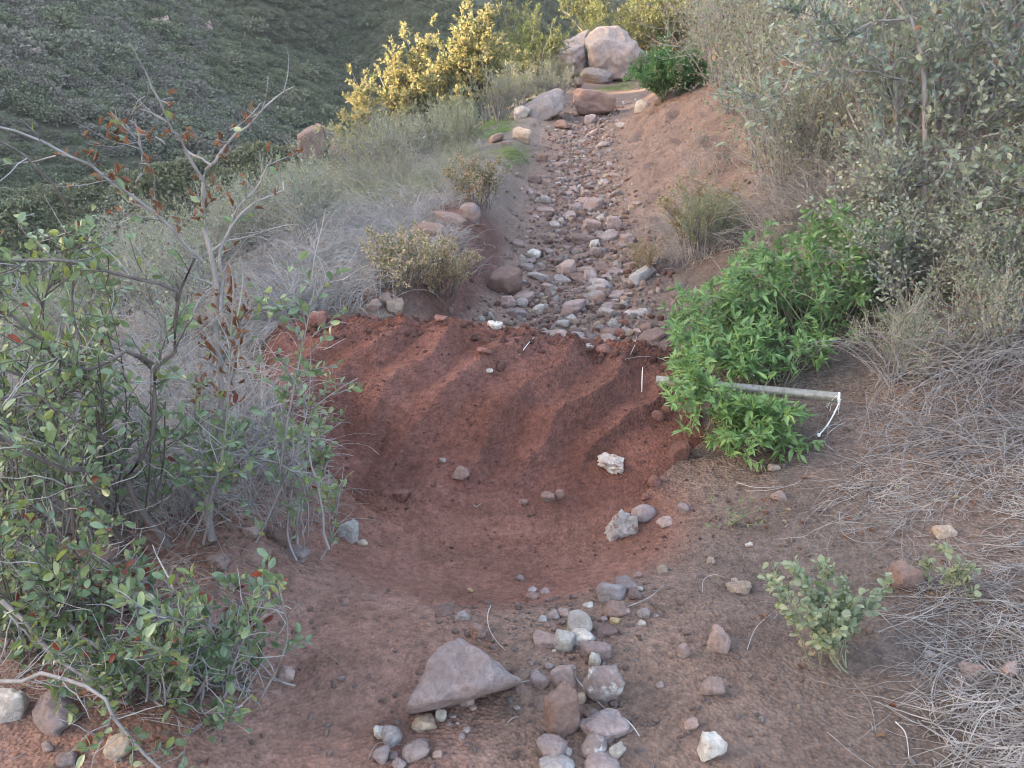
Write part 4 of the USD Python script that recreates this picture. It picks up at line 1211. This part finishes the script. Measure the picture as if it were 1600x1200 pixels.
bush('shrub', 'spreading shrub at the far left whose dark crooked stem forks low down', 62, [
    ([(268, 850), (240, 809), (214, 760), (206, 734), (232, 689), (246, 647), (244, 610), (240, 574), (262, 562), (277, 546), (270, 516), (279, 467), (289, 430), (304, 404)], yb, yb - .05, .0105, .004),
    ([(240, 574), (210, 561), (184, 557), (142, 574), (109, 572), (75, 550), (37, 512), (0, 482), (-40, 455)], yb - .03, yb - .35, .006, .003),
    ([(202, 730), (176, 692), (157, 647), (146, 606), (127, 584)], yb, yb - .1, .0065, .004), ([(279, 467), (270, 450), (210, 431), (150, 412), (75, 399), (0, 397), (-60, 400)], yb - .05, yb - .3, .005, .003),
    ([(190, 862), (176, 831), (154, 790), (139, 737), (105, 732), (52, 715), (0, 687), (-50, 660)], yb - .1, yb - .5, .008, .004),
    ([(120, 850), (112, 780), (97, 715), (82, 659), (60, 617), (45, 587), (0, 576), (-50, 570)], yb, yb - .25, .008, .0035),
    ([(109, 330), (90, 300), (45, 259), (0, 229), (-40, 210)], yb - .1, yb - .3, .0035, .002), ([(127, 584), (115, 500), (100, 420), (109, 330)], yb - .1, yb - .1, .004, .002),
    ([(0, 620), (60, 617), (130, 660), (180, 690)], yb - .4, yb - .2, .003, .002), ([(105, 835), (112, 770), (131, 715), (140, 690)], yb - .3, yb - .3, .002, .0015)],
    'dark_bark', 380, .13, 6, .027, extra=stems_from(26, -40, 250, 850, 380, 650, .25))
bush('shrub', 'small upright shrub left of the dug hollow, one shoot reaching over the mound', 63, [
    ([(461, 850), (461, 800), (461, 749), (450, 715), (442, 700), (441, 660), (442, 625), (452, 590)], ya + .1, ya + .12, .0055, .002),
    ([(517, 860), (508, 800), (499, 756), (487, 720), (480, 680), (487, 632), (525, 614), (559, 591)], ya, ya + .15, .0045, .0015),
    ([(274, 698), (334, 694), (375, 706), (424, 719), (465, 737), (495, 740)], ya, ya + .05, .0035, .002), ([(475, 850), (473, 770), (478, 720)], ya + .1, ya + .1, .0035, .0015)],
    'grey_bark', 52, .09, 6, .026, limit=250, extra=stems_from(5, 430, 520, 860, 640, 780, .12, 30))
yd = hit(300, 1085)[1]
bush('shrub', 'low dark-green shrub spreading over the bank at the bottom left', 64, [
    ([(265, 1034), (250, 977), (240, 940), (228, 905)], yd + .08, yd + .1, .005, .003),
    ([(-30, 1068), (50, 1066), (117, 1072), (160, 1090), (190, 1135), (217, 1162), (250, 1200), (270, 1230)], yd - .15, yd - .25, .005, .0035),
    ([(0, 942), (41, 977), (75, 1012), (130, 1060), (200, 1100)], yd + .0, yd - .1, .007, .004), ([(55, 940), (117, 995), (155, 1022), (210, 1075)], yd + .05, yd - .05, .006, .003),
    ([(0, 959), (62, 1000), (105, 1025)], yd - .05, yd - .05, .003, .002), ([(160, 1027), (190, 1042), (250, 1042), (290, 1032)], yd + .02, yd + .05, .003, .0025),
    ([(460, 1100), (415, 1040), (395, 990), (380, 950)], yd + .1, yd + .2, .003, .0015)],
    'grey_bark', 230, .085, 7, .025, red=.05, extra=stems_from(44, 140, 410, 1090, 900, 1130, .2, 50))
bush('shrub', 'shrub cut by the left edge of the picture above the lilac block', 65, [
    ([(-20, 1000), (30, 960), (80, 900), (110, 850), (130, 790)], yd + .15, yd + .3, .006, .003), ([(10, 1020), (20, 930), (10, 850), (30, 780)], yd + .1, yd + .2, .004, .002)],
    'dark_bark', 170, .1, 6, .026, red=.05, limit=200, extra=stems_from(22, -40, 190, 1010, 800, 1010, .2, 60))

# the bright green plants round the tube
grng = np.random.default_rng(71)


def whorled(name, label, bases, tips, n, per, size, limit, m='bright_leaf'):
    """leafy stems from points on the ground to tips given as pixels and distances"""
    o = thing(name, label, 'plant')
    S = []
    for i in range(n):
        t = tips(grng)
        b = bases(grng, t)
        mid = .5 * (b + t) + np.array([0, 0, .05]) + grng.normal(size=3) * .03
        S.append(spline([b, mid, t], 10))
    S = lift(np.array(S), .01)
    T = sprout(grng, S, n * 3, .45, 1, .13, 40, .35, 6, .12)
    lift(T, .03)
    obj('stems', tubes(S, vary_taper(grng, S, .003, .0013), 4), 'olive_stem', o, smooth=True, kind='stuff')
    obj('twigs', tubes(T, vary_taper(grng, T, .0014, .0008), 3), 'olive_stem', o, kind='stuff')
    A = np.concatenate([spl(S, 6)[:, 2:], spl(T, 5)[:, 1:]], 0) if False else T
    L = [leaf_on(grng, A, per, size, .25, spread=.8, up=.05, flat=.9), leaf_on(grng, A[:, 3:], 4, size * .8, .6, spread=.9, up=.2, flat=1.0), leaf_on(grng, S[:, 4:], per, size * .8, .2, up=.1, flat=.9)]
    L = tuple(np.concatenate([l[i] for l in L]) for i in range(4))
    x, y = px_of(L[0])
    clear = (x > 1100) & (x < 1330) & (np.abs(y - (596 + (x - 1044) * .093)) < 17) & (L[0][:, 1] < 3.4)
    L = keep_off(L, ~(clear & ((x > 1150) | (grng.uniform(size=len(x)) < .5))))
    split_leaves(o, grng, L, LANCE, m, limit)
    return o


def region_tips(poly, y0, y1):
    import shapely
    pg = shapely.Polygon(poly)
    x0, ylo, x1, yhi = pg.bounds

    def f(g):
        while True:
            x, y = g.uniform(x0, x1), g.uniform(ylo, yhi)
            if pg.contains(shapely.Point(x, y)):
                return at(x, y, g.uniform(y0, y1) + (600 - y) / 260 * .45)
    return f


def near_base(x0, x1, y0, y1):
    def f(g, t):
        x, y = .55 * t[0] + .45 * g.uniform(x0, x1), .4 * t[1] + .6 * g.uniform(y0, y1)
        return np.array([x, y, float(surface(x, y))])
    return f


whorled('plant', 'bright green leafy plant growing behind the metal tube', near_base(.85, 1.95, 3.5, 4.1), region_tips([(1040, 500), (1075, 455), (1180, 375), (1300, 335), (1410, 340), (1435, 430), (1390, 500), (1300, 560), (1180, 560), (1060, 580)], 3.4, 4.0), 210, 7, .046, 300)
whorled('plant', 'bright green leafy sprays in front of and under the metal tube', near_base(.75, 1.05, 3.25, 3.45), region_tips([(1035, 590), (1060, 575), (1150, 600), (1240, 640), (1270, 660), (1230, 700), (1180, 690), (1130, 700), (1075, 660)], 3.0, 3.25), 60, 7, .046, 300)
whorled('plant', 'low bright green sprig drooping below the tube, just above the tan round pebble', near_base(.88, 1.1, 3.05, 3.2), region_tips([(1130, 690), (1190, 680), (1200, 715), (1140, 722)], 2.98, 3.05), 6, 5, .042, 80)
whorled('plant', 'green sprays just above the tube, in front of the big bright green plant', near_base(.95, 1.35, 3.4, 3.6), region_tips([(1040, 585), (1060, 520), (1160, 520), (1290, 520), (1300, 585), (1180, 595)], 3.3, 3.5), 46, 6, .045, 200)
whorled('seedling', 'tiny green seedling alone on the dark soil', lambda g, t: hit(1141, 822), lambda g: at(1141 + g.normal() * 5, 815, hit(1141, 822)[1] - .01), 3, 3, .016, 20)

# the small pale plant with scalloped leaves
prng = np.random.default_rng(83)
pb = hit(1298, 1040)


def pale_plant():
    o = thing('plant', 'small pale green plant with scalloped leaves alone on bare soil at right', 'plant')
    S = []
    for px, py, dy in [(1190, 890, .0), (1205, 915, -.08), (1235, 875, .08), (1250, 900, .0), (1275, 880, .12), (1292, 885, .06), (1300, 930, -.08), (1325, 905, .08), (1345, 930, .0), (1375, 925, .12), (1390, 905, .15), (1330, 960, -.1), (1260, 950, -.1), (1220, 950, -.05), (1310, 985, -.12), (1280, 1000, -.1), (1225, 885, .1), (1265, 915, .04), (1312, 905, .14), (1355, 950, .05)]:
        t = at(px, py, pb[1] + dy)
        b = pb + prng.normal(size=3) * [.035, .03, 0]
        b[2] = float(surface(b[0], b[1]))
        S.append(spline([b, .55 * b + .45 * t + [0, 0, .03], t], 10))
    S = lift(np.array(S))
    for q in S:
        obj('stem', tubes(q[None], np.linspace(.0028, .0014, 10)[None], 5), 'olive_stem', o, smooth=True)
    T = sprout(prng, S, 110, .3, 1, .055, 45, .4, 5, .1)
    obj('twigs', tubes(T, vary_taper(prng, T, .0012, .0008), 3), 'olive_stem', o, kind='stuff')
    L1, L2 = leaf_on(prng, S[:, 2:], 18, .022, .0, spread=1.0, up=.25, flat=.8), leaf_on(prng, T, 7, .019, .2, spread=.9, up=.3, flat=.8)
    L = tuple(np.concatenate([a, b]) for a, b in zip(L1, L2))
    low = L[0][:, 2] < pb[2] + .085 + prng.normal(size=len(L[0])) * .015
    mats = np.where(low, 'withered_leaf', 'pale_leaf').astype(object)
    mats[prng.uniform(size=len(mats)) < .03] = 'yellow_green_leaf'
    split_leaves(o, prng, L, SCALLOP, 'pale_leaf', 300, mats=mats)


pale_plant()
KINDS['pale'] = (dict(h=.12, w=.16, stems=7, branches=12, twigs=22, per=6, lsize=.022, up=.5, twig_len=.04), 'olive_stem', 'olive_stem', 'pale_leaf', SCALLOP, .002)
plant('pale', 'plant', 'little pale green plant right of the orange-tan pointed stone', 'plant', 1462, 925, 88, 1.0)

# ------------------------------------------------------------------ the tube with its cord, the marker stick
usdkit.material(stage, '/World/Looks/tube_metal', {
    'g': ('geometry', {}), 'n': ('noise_texture', {'scale': 60, 'detail': 6, 'roughness': .7}), 'r': ('rgb_ramp', {'ramp': [(.3, (.10, .085, .07)), (.45, (.185, .17, .15)), (.7, (.26, .245, .225))]}),
    'b': ('bump', {'strength': .2, 'distance': .002}), 'p': ('principled_bsdf', {'roughness': .42, 'metallic': .35, 'specular_ior_level': .4})},
    [('g.position', 'n.vector'), ('n.fac', 'r.fac'), ('r.color', 'p.base_color'), ('n.fac', 'b.height'), ('b.normal', 'p.normal')], surface='p.BSDF')
usdkit.material(stage, '/World/Looks/white_paint', {'g': ('geometry', {}), 'n': ('noise_texture', {'scale': 90, 'detail': 4}), 'r': ('rgb_ramp', {'ramp': [(.3, (.6, .59, .57)), (.7, (.8, .79, .77))]}), 'p': ('principled_bsdf', {'roughness': .6})},
                [('g.position', 'n.vector'), ('n.fac', 'r.fac'), ('r.color', 'p.base_color')], surface='p.BSDF')
t0, t1 = at(1044, 596, 3.36), at(1312, 621, 3.10)
t0[2] = max(t0[2], float(surface(t0[0], t0[1])) + .03)
ax = unit(t1 - t0)
LEN = float(np.linalg.norm(t1 - t0))
e1 = unit(np.cross(ax, [0, 0, 1.0]))
e2 = np.cross(e1, ax)
RTUBE = .0205


def lathe(profile, sides=28):
    """profile: (along, radius) pairs about the tube's axis"""
    an = np.arange(sides) * 2 * np.pi / sides
    pr = np.asarray(profile, float)
    V = t0 + pr[:, 0, None, None] * ax + pr[:, 1, None, None] * (np.cos(an)[None, :, None] * e1 + np.sin(an)[None, :, None] * e2)
    F = []
    k = len(pr)
    for i in range(k - 1):
        for j in range(sides):
            a, b = i * sides + j, i * sides + (j + 1) % sides
            F += [(a, b, b + sides), (a, b + sides, a + sides)]
    return V.reshape(-1, 3), np.array(F)


tube = thing('metal_tube', 'dull grey-brown metal tube lying across the green plant, its open end to the right', 'tube')
shaft = obj('shaft', lathe([(-.05, RTUBE), (LEN - .0066, RTUBE), (LEN - .006, RTUBE - .0025), (LEN - .3, RTUBE - .003)]), 'tube_metal', tube, smooth=30)
obj('end_ring', lathe([(LEN - .007, RTUBE - .004), (LEN - .007, RTUBE + .0012), (LEN - .001, RTUBE + .0012), (LEN + .0006, RTUBE), (LEN + .0006, RTUBE - .0045), (LEN - .007, RTUBE - .0045)]), 'white_paint', tube, smooth=30)
for px, ln, off in ((1167, .010, .35), (1182, .010, .55), (1191, .010, .55)):
    s = LEN * (px - 1044) / (1312 - 1044)
    a0 = math.radians(90 - 35)
    vs = []
    for ds, da in ((0, 0), (.006, .0), (.008, off * .5), (.002, off * .5)):
        an = math.radians(150) + da
        vs.append(t0 + (s + ds) * ax + (RTUBE + .0006) * (math.cos(an) * e1 + math.sin(an) * e2))
    vs = np.array(vs)
    nrm = unit(vs.mean(0) - (t0 + s * ax))
    V = np.vstack([vs, vs - nrm * .001])
    obj('scratch', (V, np.array([[0, 1, 2], [0, 2, 3], [0, 4, 5], [0, 5, 1], [1, 5, 6], [1, 6, 2], [2, 6, 7], [2, 7, 3], [3, 7, 4], [3, 4, 0]])), 'white_paint', shaft)
c0, c1 = t1 + ax * .004 - e2 * .006, at(1279, 680, 3.02)
crng2 = np.random.default_rng(5)
cord = thing('cord', 'twisted white cord with a knot hanging from the open end of the metal tube', 'cord')
u_ = np.linspace(0, 1, 90)
line = c0 + u_[:, None] * (c1 - c0) + np.array([.0, -.01, -.012]) * np.sin(u_ * np.pi)[:, None]
cd = unit(c1 - c0)
f1 = unit(np.cross(cd, [0, 1.0, 0]))
f2 = np.cross(cd, f1)
for k_ in range(3):
    ph = u_ * 2 * np.pi * 9 + k_ * 2.09
    Q = line + .0017 * (np.cos(ph)[:, None] * f1 + np.sin(ph)[:, None] * f2)
    obj('strand', tubes(Q[None], np.full((1, 90), .0014), 6), 'white_paint', cord, smooth=True)
v, f = rock(crng2, (.013, .013, .014), 3, 8, 8, .08)
obj('knot', (v + c1, f), 'white_paint', cord, smooth=True)
W_ = []
for _ in range(9):
    d = unit(crng2.normal(size=3) * [1, 1, .7])
    W_.append(spline([c0, c0 + d * .015, c0 + d * .035 + crng2.normal(size=3) * .012, c0 + d * .05 + [0, 0, -.02]], 10))
obj('frayed_ends', tubes(np.array(W_), np.full((9, 10), .0007), 4), 'white_paint', cord, smooth=True, kind='stuff')
m0 = hit(1003, 612)
m1 = at(1004, 574, m0[1])
m0 = m0 - [0, 0, .03]
obj('marker_stick', tubes(np.array([m0, .5 * (m0 + m1), m1])[None], np.full((1, 3), .0022), 8), 'white_paint', smooth=True, label='thin white stick standing upright at the right shoulder of the mound', cat='stick')

# ------------------------------------------------------------------ twigs on the path
TW = [([(767, 948), (762, 965), (764, 985), (774, 1003), (790, 1018)], .0026, 'pale_bark', 'curved pale stalk above the big mauve wedge'),
      ([(896, 1052), (902, 1070), (916, 1087), (930, 1099), (946, 1111)], .0042, 'grey_bark', 'grey dead twig beside the speckled stone'),
      ([(961, 1121), (975, 1131), (988, 1142), (999, 1153)], .004, 'pale_bark', 'short pale twig at the right end of the long mauve stone'),
      ([(978, 950), (1000, 944), (1020, 934), (1037, 915)], .0025, 'dry_twig', 'bent brown twig reaching right from the reddish brown stone'),
      ([(632, 1036), (640, 1020), (665, 1000), (702, 972)], .0014, 'dark_bark', 'thin dark twig up the left earth bank above the wedge'),
      ([(575, 1188), (590, 1165), (612, 1166), (640, 1166)], .0018, 'grey_bark', 'thin bent twig over the cream stone at the bottom left'),
      ([(622, 1132), (645, 1140), (680, 1150), (705, 1165)], .0014, 'dark_bark', 'thin twig behind the tan block'),
      ([(1167, 1017), (1180, 985), (1205, 960)], .0016, 'pale_bark', 'pale stalk left of the small pale plant'),
      ([(1399, 1130), (1413, 1150), (1420, 1187)], .0026, 'pale_bark', 'pale broken stalk at the lower right'),
      ([(1334, 1069), (1358, 1100), (1369, 1147)], .0013, 'dry_twig', 'thin stalk right below the small pale plant'),
      ([(1097, 927), (1100, 907), (1118, 899), (1132, 903)], .0012, 'pale_bark', 'hooked thin stalk on the dark soil above the flat tan stone'),
      ([(1292, 1145), (1330, 1180), (1370, 1205)], .0018, 'dry_twig', 'straight stalk at the bottom right edge'),
      ([(805, 1070), (830, 1067), (850, 1063)], .002, 'dry_twig', 'dry stalk right of the wedge'), ([(792, 1131), (812, 1120)], .002, 'dry_twig', 'short stalk on the bare dirt below the wedge'),
      ([(1165, 768), (1200, 768), (1245, 757), (1262, 735)], .0016, 'pale_bark', 'long pale stalk arching under the bright green plants'), ([(1150, 755), (1180, 765), (1225, 762)], .0022, 'pale_bark', 'pale twig beside the pinkish stone at the edge of the stalks'),
      ([(1055, 573), (1030, 562), (1000, 560), (965, 565)], .0022, 'pale_bark', 'pale stalk lying on the right end of the mound crest'), ([(812, 555), (822, 545), (835, 528)], .003, 'white_paint', 'white forked twig on the crest of the mound'),
      ([(505, 548), (520, 543), (540, 530)], .0022, 'pale_bark', 'pale stalk at the left top of the mound'), ([(740, 790), (745, 795), (752, 788)], .0022, 'dry_twig', 'little stalk in the hollow'), ([(985, 555), (992, 540), (995, 525)], .0022, 'pale_bark', 'upright stalk behind the right end of the crest'),
      ([(775, 455), (790, 448), (806, 440), (822, 425)], .004, 'pale_bark', 'forked pale stick above the big brown block'), ([(790, 490), (812, 478), (840, 492)], .003, 'dry_twig', 'stick crossing the stones left of the gully'),
      ([(717, 268), (722, 230), (728, 190), (730, 160)], .006, 'dark_bark', 'bare dark upright stem in the sagebrush left of the path'), ([(735, 432), (750, 425), (762, 412)], .008, 'dark_bark', 'dark stub of root in the red bank')]
for pts, r, m, lab in TW:
    if m == 'dark_bark' and r == .006:
        b = hit(*pts[0])
        Q = np.array([at(x, y, b[1]) for x, y in pts])
    else:
        Q = np.array([hit(x, y) for x, y in pts]) + [0, 0, r * 1.4]
    Q = spline(Q, 12)
    Q[:, 2] += np.sin(np.linspace(0, np.pi, 12)) * r * 3
    obj('twig', tubes(Q[None], np.linspace(r * .75, r * .4, 12)[None] * .9, 6), m, smooth=True, label=lab, cat='twig', origin=None)

# ------------------------------------------------------------------ dry grass and stalks
def arcs(rng, base, head, length, rise, curl, k=7, follow=True):
    """stalks from base points, heading (radians, 0 = +x), rising and then bending over; they rest on the ground"""
    n = len(base)
    P_ = [base]
    a = head.copy()
    el = rise.copy()
    for i in range(k - 1):
        st = (length / (k - 1))[:, None]
        d = np.stack([np.cos(a) * np.cos(el), np.sin(a) * np.cos(el), np.sin(el)], 1)
        P_.append(P_[-1] + d * st)
        a = a + curl + rng.normal(size=n) * .12
        el = el - rng.uniform(.1, .4, n)
    Q = np.stack(P_, 1)
    if follow:
        Q[..., 2] = np.maximum(Q[..., 2], surface(Q[..., 0], Q[..., 1]) + .004 + .03 * rng.uniform(size=(n, 1)) ** 2)
    return Q


def widths(rng, Q, w):
    return np.linspace(1, .45, Q.shape[1])[None] * (w * rng.uniform(.6, 1.4, (len(Q), 1)))


hrng = np.random.default_rng(91)
# lying stalks on the right-hand slope
XB = ([600, 640, 700, 760, 850, 900, 1000, 1100, 1200, 1260], [1340, 1290, 1290, 1300, 1310, 1385, 1400, 1440, 1490, 1520])
qx, qy = hrng.uniform(1290, 1720, 2600), hrng.uniform(640, 1240, 2600)
ok = qx > np.interp(qy, *XB) + np.abs(hrng.normal(size=2600)) * 45
B_ = fast_hits(qx[ok], qy[ok])
B_ = B_[fb(B_[:, 0], B_[:, 1], 3.5, 2, 88) > -.06][:560]
n = len(B_)
Q1 = arcs(hrng, B_, math.pi + hrng.normal(size=n) * .75 + .25, hrng.uniform(.06, .5, n), hrng.uniform(-.05, .3, n), hrng.normal(size=n) * .13, 9)
curves('dry_stalks', Q1, widths(hrng, Q1, .0021) * hrng.uniform(.5, 1.5, (len(Q1), 1)), 'dry_straw', label='bleached dry stalks lying tangled over the slope at the right', cat='dry grass', kind='stuff')
jit = np.repeat(B_, 4, 0) + hrng.normal(size=(n * 4, 3)) * [.06, .06, 0]
jit[:, 2] = surface(jit[:, 0], jit[:, 1])
Q2 = arcs(hrng, jit, hrng.uniform(0, 6.28, n * 4), hrng.uniform(.03, .16, n * 4), hrng.uniform(-.1, .5, n * 4), hrng.normal(size=n * 4) * .25, 6)
curves('dry_stalks', Q2, widths(hrng, Q2, .0014), 'grey_straw', label='fine grey straw littering the ground under the dry stalks', cat='dry grass', kind='stuff')
# the tangle of dead stems under the scrub on the right
m = 800
qx, qy = hrng.uniform(1260, 1680, m), hrng.uniform(440, 720, m)
ok = (qy > 560 + (1430 - qx) * .35) | (qx > 1420)
B3 = fast_hits(qx[ok], qy[ok])
B3 = B3[fb(B3[:, 0], B3[:, 1], 2.5, 2, 89) > -.05]
B3 = np.repeat(B3, 2, 0) + hrng.normal(size=(2 * len(B3), 3)) * [.05, .05, 0]
B3[:, 2] = surface(B3[:, 0], B3[:, 1]) + hrng.uniform(0, .22, len(B3)) * (B3[:, 1] > 2.9)
Q3 = arcs(hrng, B3, math.pi + hrng.normal(size=len(B3)) * .9, hrng.uniform(.15, .6, len(B3)), hrng.uniform(-.1, .8, len(B3)), hrng.normal(size=len(B3)) * .1, 9)
xx, yy_ = px_of(Q3.reshape(-1, 3))
front = ((xx < 1345) & (xx > 1040) & (Q3.reshape(-1, 3)[:, 1] < 3.42) & (yy_ > 560) & (yy_ < 700)).reshape(Q3.shape[:2]).any(1)
Q3 = Q3[~front]
curves('dead_stems', Q3, widths(hrng, Q3, .0028), 'grey_twig', label='tangle of grey dead stems under the scrub on the right', cat='dead stems', kind='stuff')


def grass(poly, n, per, hmin, hmax, m, label, seed, w=.0022, lean=None, cat='dry grass', name='dry_grass', rise=(.7, 1.45), jitter=.07):
    import shapely
    g = np.random.default_rng(seed)
    pg = shapely.Polygon(poly)
    x0, y0, x1, y1 = pg.bounds
    xs, ys = g.uniform(x0, x1, n * 4), g.uniform(y0, y1, n * 4)
    keep = shapely.contains_xy(pg, xs, ys)
    c = fast_hits(xs[keep][:n], ys[keep][:n])
    c = c[c[:, 1] < 30]
    tl = np.repeat(g.uniform(0, 6.28, len(c)), per)
    th = np.repeat(g.uniform(.55, 1.25, len(c)), per)
    b = np.repeat(c, per, 0) + g.normal(size=(len(c) * per, 3)) * [jitter, jitter, 0]
    b[:, 2] = ground(b[:, 0], b[:, 1])
    kb = ~((mound(b[:, 0], b[:, 1]) > b[:, 2]) & (b[:, 1] < 4.2) & (b[:, 1] > 2.3) & (np.abs(b[:, 0]) < 1.4))
    b, tl, th = b[kb], tl[kb], th[kb]
    k = len(b)
    Q = arcs(g, b, tl + g.normal(size=k) * .7 if lean is None else lean + g.normal(size=k) * .8, g.uniform(hmin, hmax, k) * th, g.uniform(*rise, k), g.normal(size=k) * .12, 7)
    return curves(name, Q, widths(g, Q, w), m, label=label, cat=cat, kind='stuff')


grass([(420, 330), (560, 240), (760, 235), (770, 290), (720, 330), (640, 360), (600, 430), (560, 500), (420, 500)], 230, 26, .12, .38, 'grey_straw', 'grey dead grass arching over the ledge left of the gully', 301, .0030)
grass([(560, 200), (700, 200), (760, 260), (640, 330), (520, 330)], 160, 30, .15, .4, 'olive_stem', 'grey-green stems mixed into the dead grass left of the gully', 302, .0034)
grass([(-40, 420), (200, 360), (420, 360), (470, 520), (520, 700), (470, 820), (-40, 850)], 330, 16, .1, .38, 'grey_straw', 'pale straw behind and under the shrubs at the left', 303, .0020)
grass([(-40, 560), (400, 560), (440, 800), (-40, 860)], 120, 14, .1, .4, 'dry_straw', 'pale bent stalks under the shrubs at the left', 304, .0028)
grass([(-20, 880), (330, 880), (400, 960), (330, 1080), (-20, 1060)], 70, 9, .06, .3, 'dry_straw', 'pale bent stalks lying under the low bush at the bottom left', 313, .0018, rise=(-.1, .6))
grass([(620, 300), (720, 370), (700, 420), (620, 350)], 50, 26, .08, .2, 'dry_straw', 'pale straw round the flat brown rocks on the bank', 305, .0026)
grass([(715, 215), (720, 195), (790, 180), (795, 205), (750, 222)], 40, 22, .06, .16, 'grass_blade', 'fresh green grass at the left edge of the upper path', 306, .006, cat='grass', name='green_grass')
grass([(770, 236), (815, 232), (812, 258), (790, 262)], 26, 22, .05, .12, 'grass_blade', 'short green tufts beside the dark brown stone at the path edge', 307, .005, cat='grass', name='green_grass')
grass([(912, 145), (985, 130), (990, 140), (930, 150)], 30, 18, .06, .14, 'grass_blade', 'green grass at the foot of the leaning slab', 308, .007, cat='grass', name='green_grass')
grass([(1000, 230), (1120, 190), (1130, 300), (1050, 270)], 40, 8, .08, .3, 'dry_straw', 'sparse dry grass on the bare bank', 309, .0035)
grass([(1150, 420), (1260, 330), (1420, 330), (1250, 380)], 70, 16, .2, .6, 'dry_straw', 'pale upright dead stems behind the bright green plant', 310, .004, rise=(1.1, 1.55))
grass([(1180, 300), (1290, 130), (1360, 130), (1330, 300)], 60, 10, .3, .8, 'dry_straw', 'tall pale dead stems standing in the thicket', 311, .006, rise=(1.25, 1.57))
grass([(1040, 350), (1110, 300), (1130, 400), (1060, 420)], 50, 20, .1, .35, 'dry_straw', 'dry stems round the shrub at the right edge of the gully', 312, .003)


# dead leaves and bits of twig on the ground
def litter(n, seed, poly, label):
    g = np.random.default_rng(seed)
    x, y = g.uniform(poly[0], poly[1], n), g.uniform(poly[2], poly[3], n)
    z = surface(x, y) + .004
    V0, F0 = CURLED
    bit = tubes(np.array([[[-.5, 0, 0], [0, .04, .03], [.5, 0, 0]]]), np.full((1, 3), .03), 3)
    instancer('leaf_litter', [((V0, F0), 'dead_leaf', False), ((V0, F0), 'withered_leaf', False), (bit, 'dry_twig', False)], np.stack([x, y, z], 1), g.integers(0, 3, n), g.uniform(.012, .035, n), label, 'leaf litter', rng=g, full=False)


litter(500, 41, (-2.0, -.7, 1.4, 2.9), 'dead leaves and bits of twig under the shrubs at the left')
litter(420, 42, (.7, 2.4, 1.5, 3.6), 'dead leaves and bits of twig among the stalks at the right')

# the taller shrub whose trunk shows through the thicket
def thicket_tree():
    rng = np.random.default_rng(402)
    o = thing('shrub', 'tall thicket shrub whose crooked grey trunk shows above the bright green plant', 'shrub')
    y0 = 4.55
    spec = [([(1408, 470), (1425, 366), (1441, 322), (1445, 266), (1444, 187), (1442, 125), (1431, 72), (1416, 28), (1395, 0), (1370, -50)], y0 - .3, y0 + .1, .016, .008),
            ([(1412, 30), (1356, 37), (1300, 66), (1250, 94), (1225, 144), (1191, 175)], y0 + .05, y0 - .2, .006, .0025), ([(1431, 128), (1405, 118), (1375, 109), (1330, 110)], y0, y0 - .1, .005, .002),
            ([(1405, 400), (1405, 369), (1406, 281), (1412, 250)], y0 - .35, y0 - .3, .008, .003), ([(1445, 266), (1480, 230), (1540, 180), (1620, 130)], y0, y0 - .3, .006, .003),
            ([(1444, 187), (1470, 120), (1500, 60), (1540, 0)], y0, y0 + .1, .006, .003), ([(1330, 400), (1400, 390), (1480, 350), (1560, 300), (1640, 260)], y0 - .5, y0 - .9, .005, .003),
            ([(1440, 480), (1500, 420), (1580, 360), (1650, 320)], y0 - .6, y0 - .9, .006, .003)]
    Ps = []
    for i, (pts, a, b, r0, r1) in enumerate(spec):
        Q = traced(rng, pts, a, b)
        Ps.append(Q)
        obj('trunk' if i == 0 else 'branch', tubes(Q[None], np.linspace(r0, r1, 12)[None], 7), 'grey_bark', o, smooth=True)
    A = np.array(Ps)
    B = sprout(rng, A, 60, .1, 1, .45, 50, .1, 6, .12)
    T = sprout(rng, np.concatenate([spl(A, 6), B]), 420, .1, 1, .2, 50, .1, 6, .12)
    BT = np.concatenate([B, T])
    obj('twigs', tubes(BT, vary_taper(rng, BT, .003, .0012), 3), 'grey_twig', o, kind='stuff')
    split_leaves(o, rng, leaf_on(rng, BT, 6, .036, .1, up=.2, flat=.4), OVAL4, 'scrub_leaf', 300)
    p = thing('dead_branch', 'pale forked dead branch standing in the thicket at the right edge', 'branch')
    for pts in ([(1520, 330), (1522, 265), (1528, 215), (1537, 212), (1600, 190), (1660, 170)], [(1525, 219), (1519, 205), (1512, 194)], [(1525, 219), (1519, 234), (1487, 240), (1470, 235)]):
        Q = traced(rng, pts, 4.4, 4.2)
        obj('limb', tubes(Q[None], np.linspace(.008, .004, 12)[None], 6), 'dry_twig', p, smooth=True)


thicket_tree()

# ------------------------------------------------------------------ the air of the canyon
usdkit.material(stage, '/World/Looks/haze_air', {'v': ('principled_volume', {'color': (.86, .9, .97), 'density': .0004, 'anisotropy': .2})}, volume='v.volume')
bx = trimesh.creation.box(bounds=[[-160, -80, -24], [131, 200, 70]])
obj('haze', bx, 'haze_air', kind='stuff', label='thin pale haze in the canyon', cat='haze')
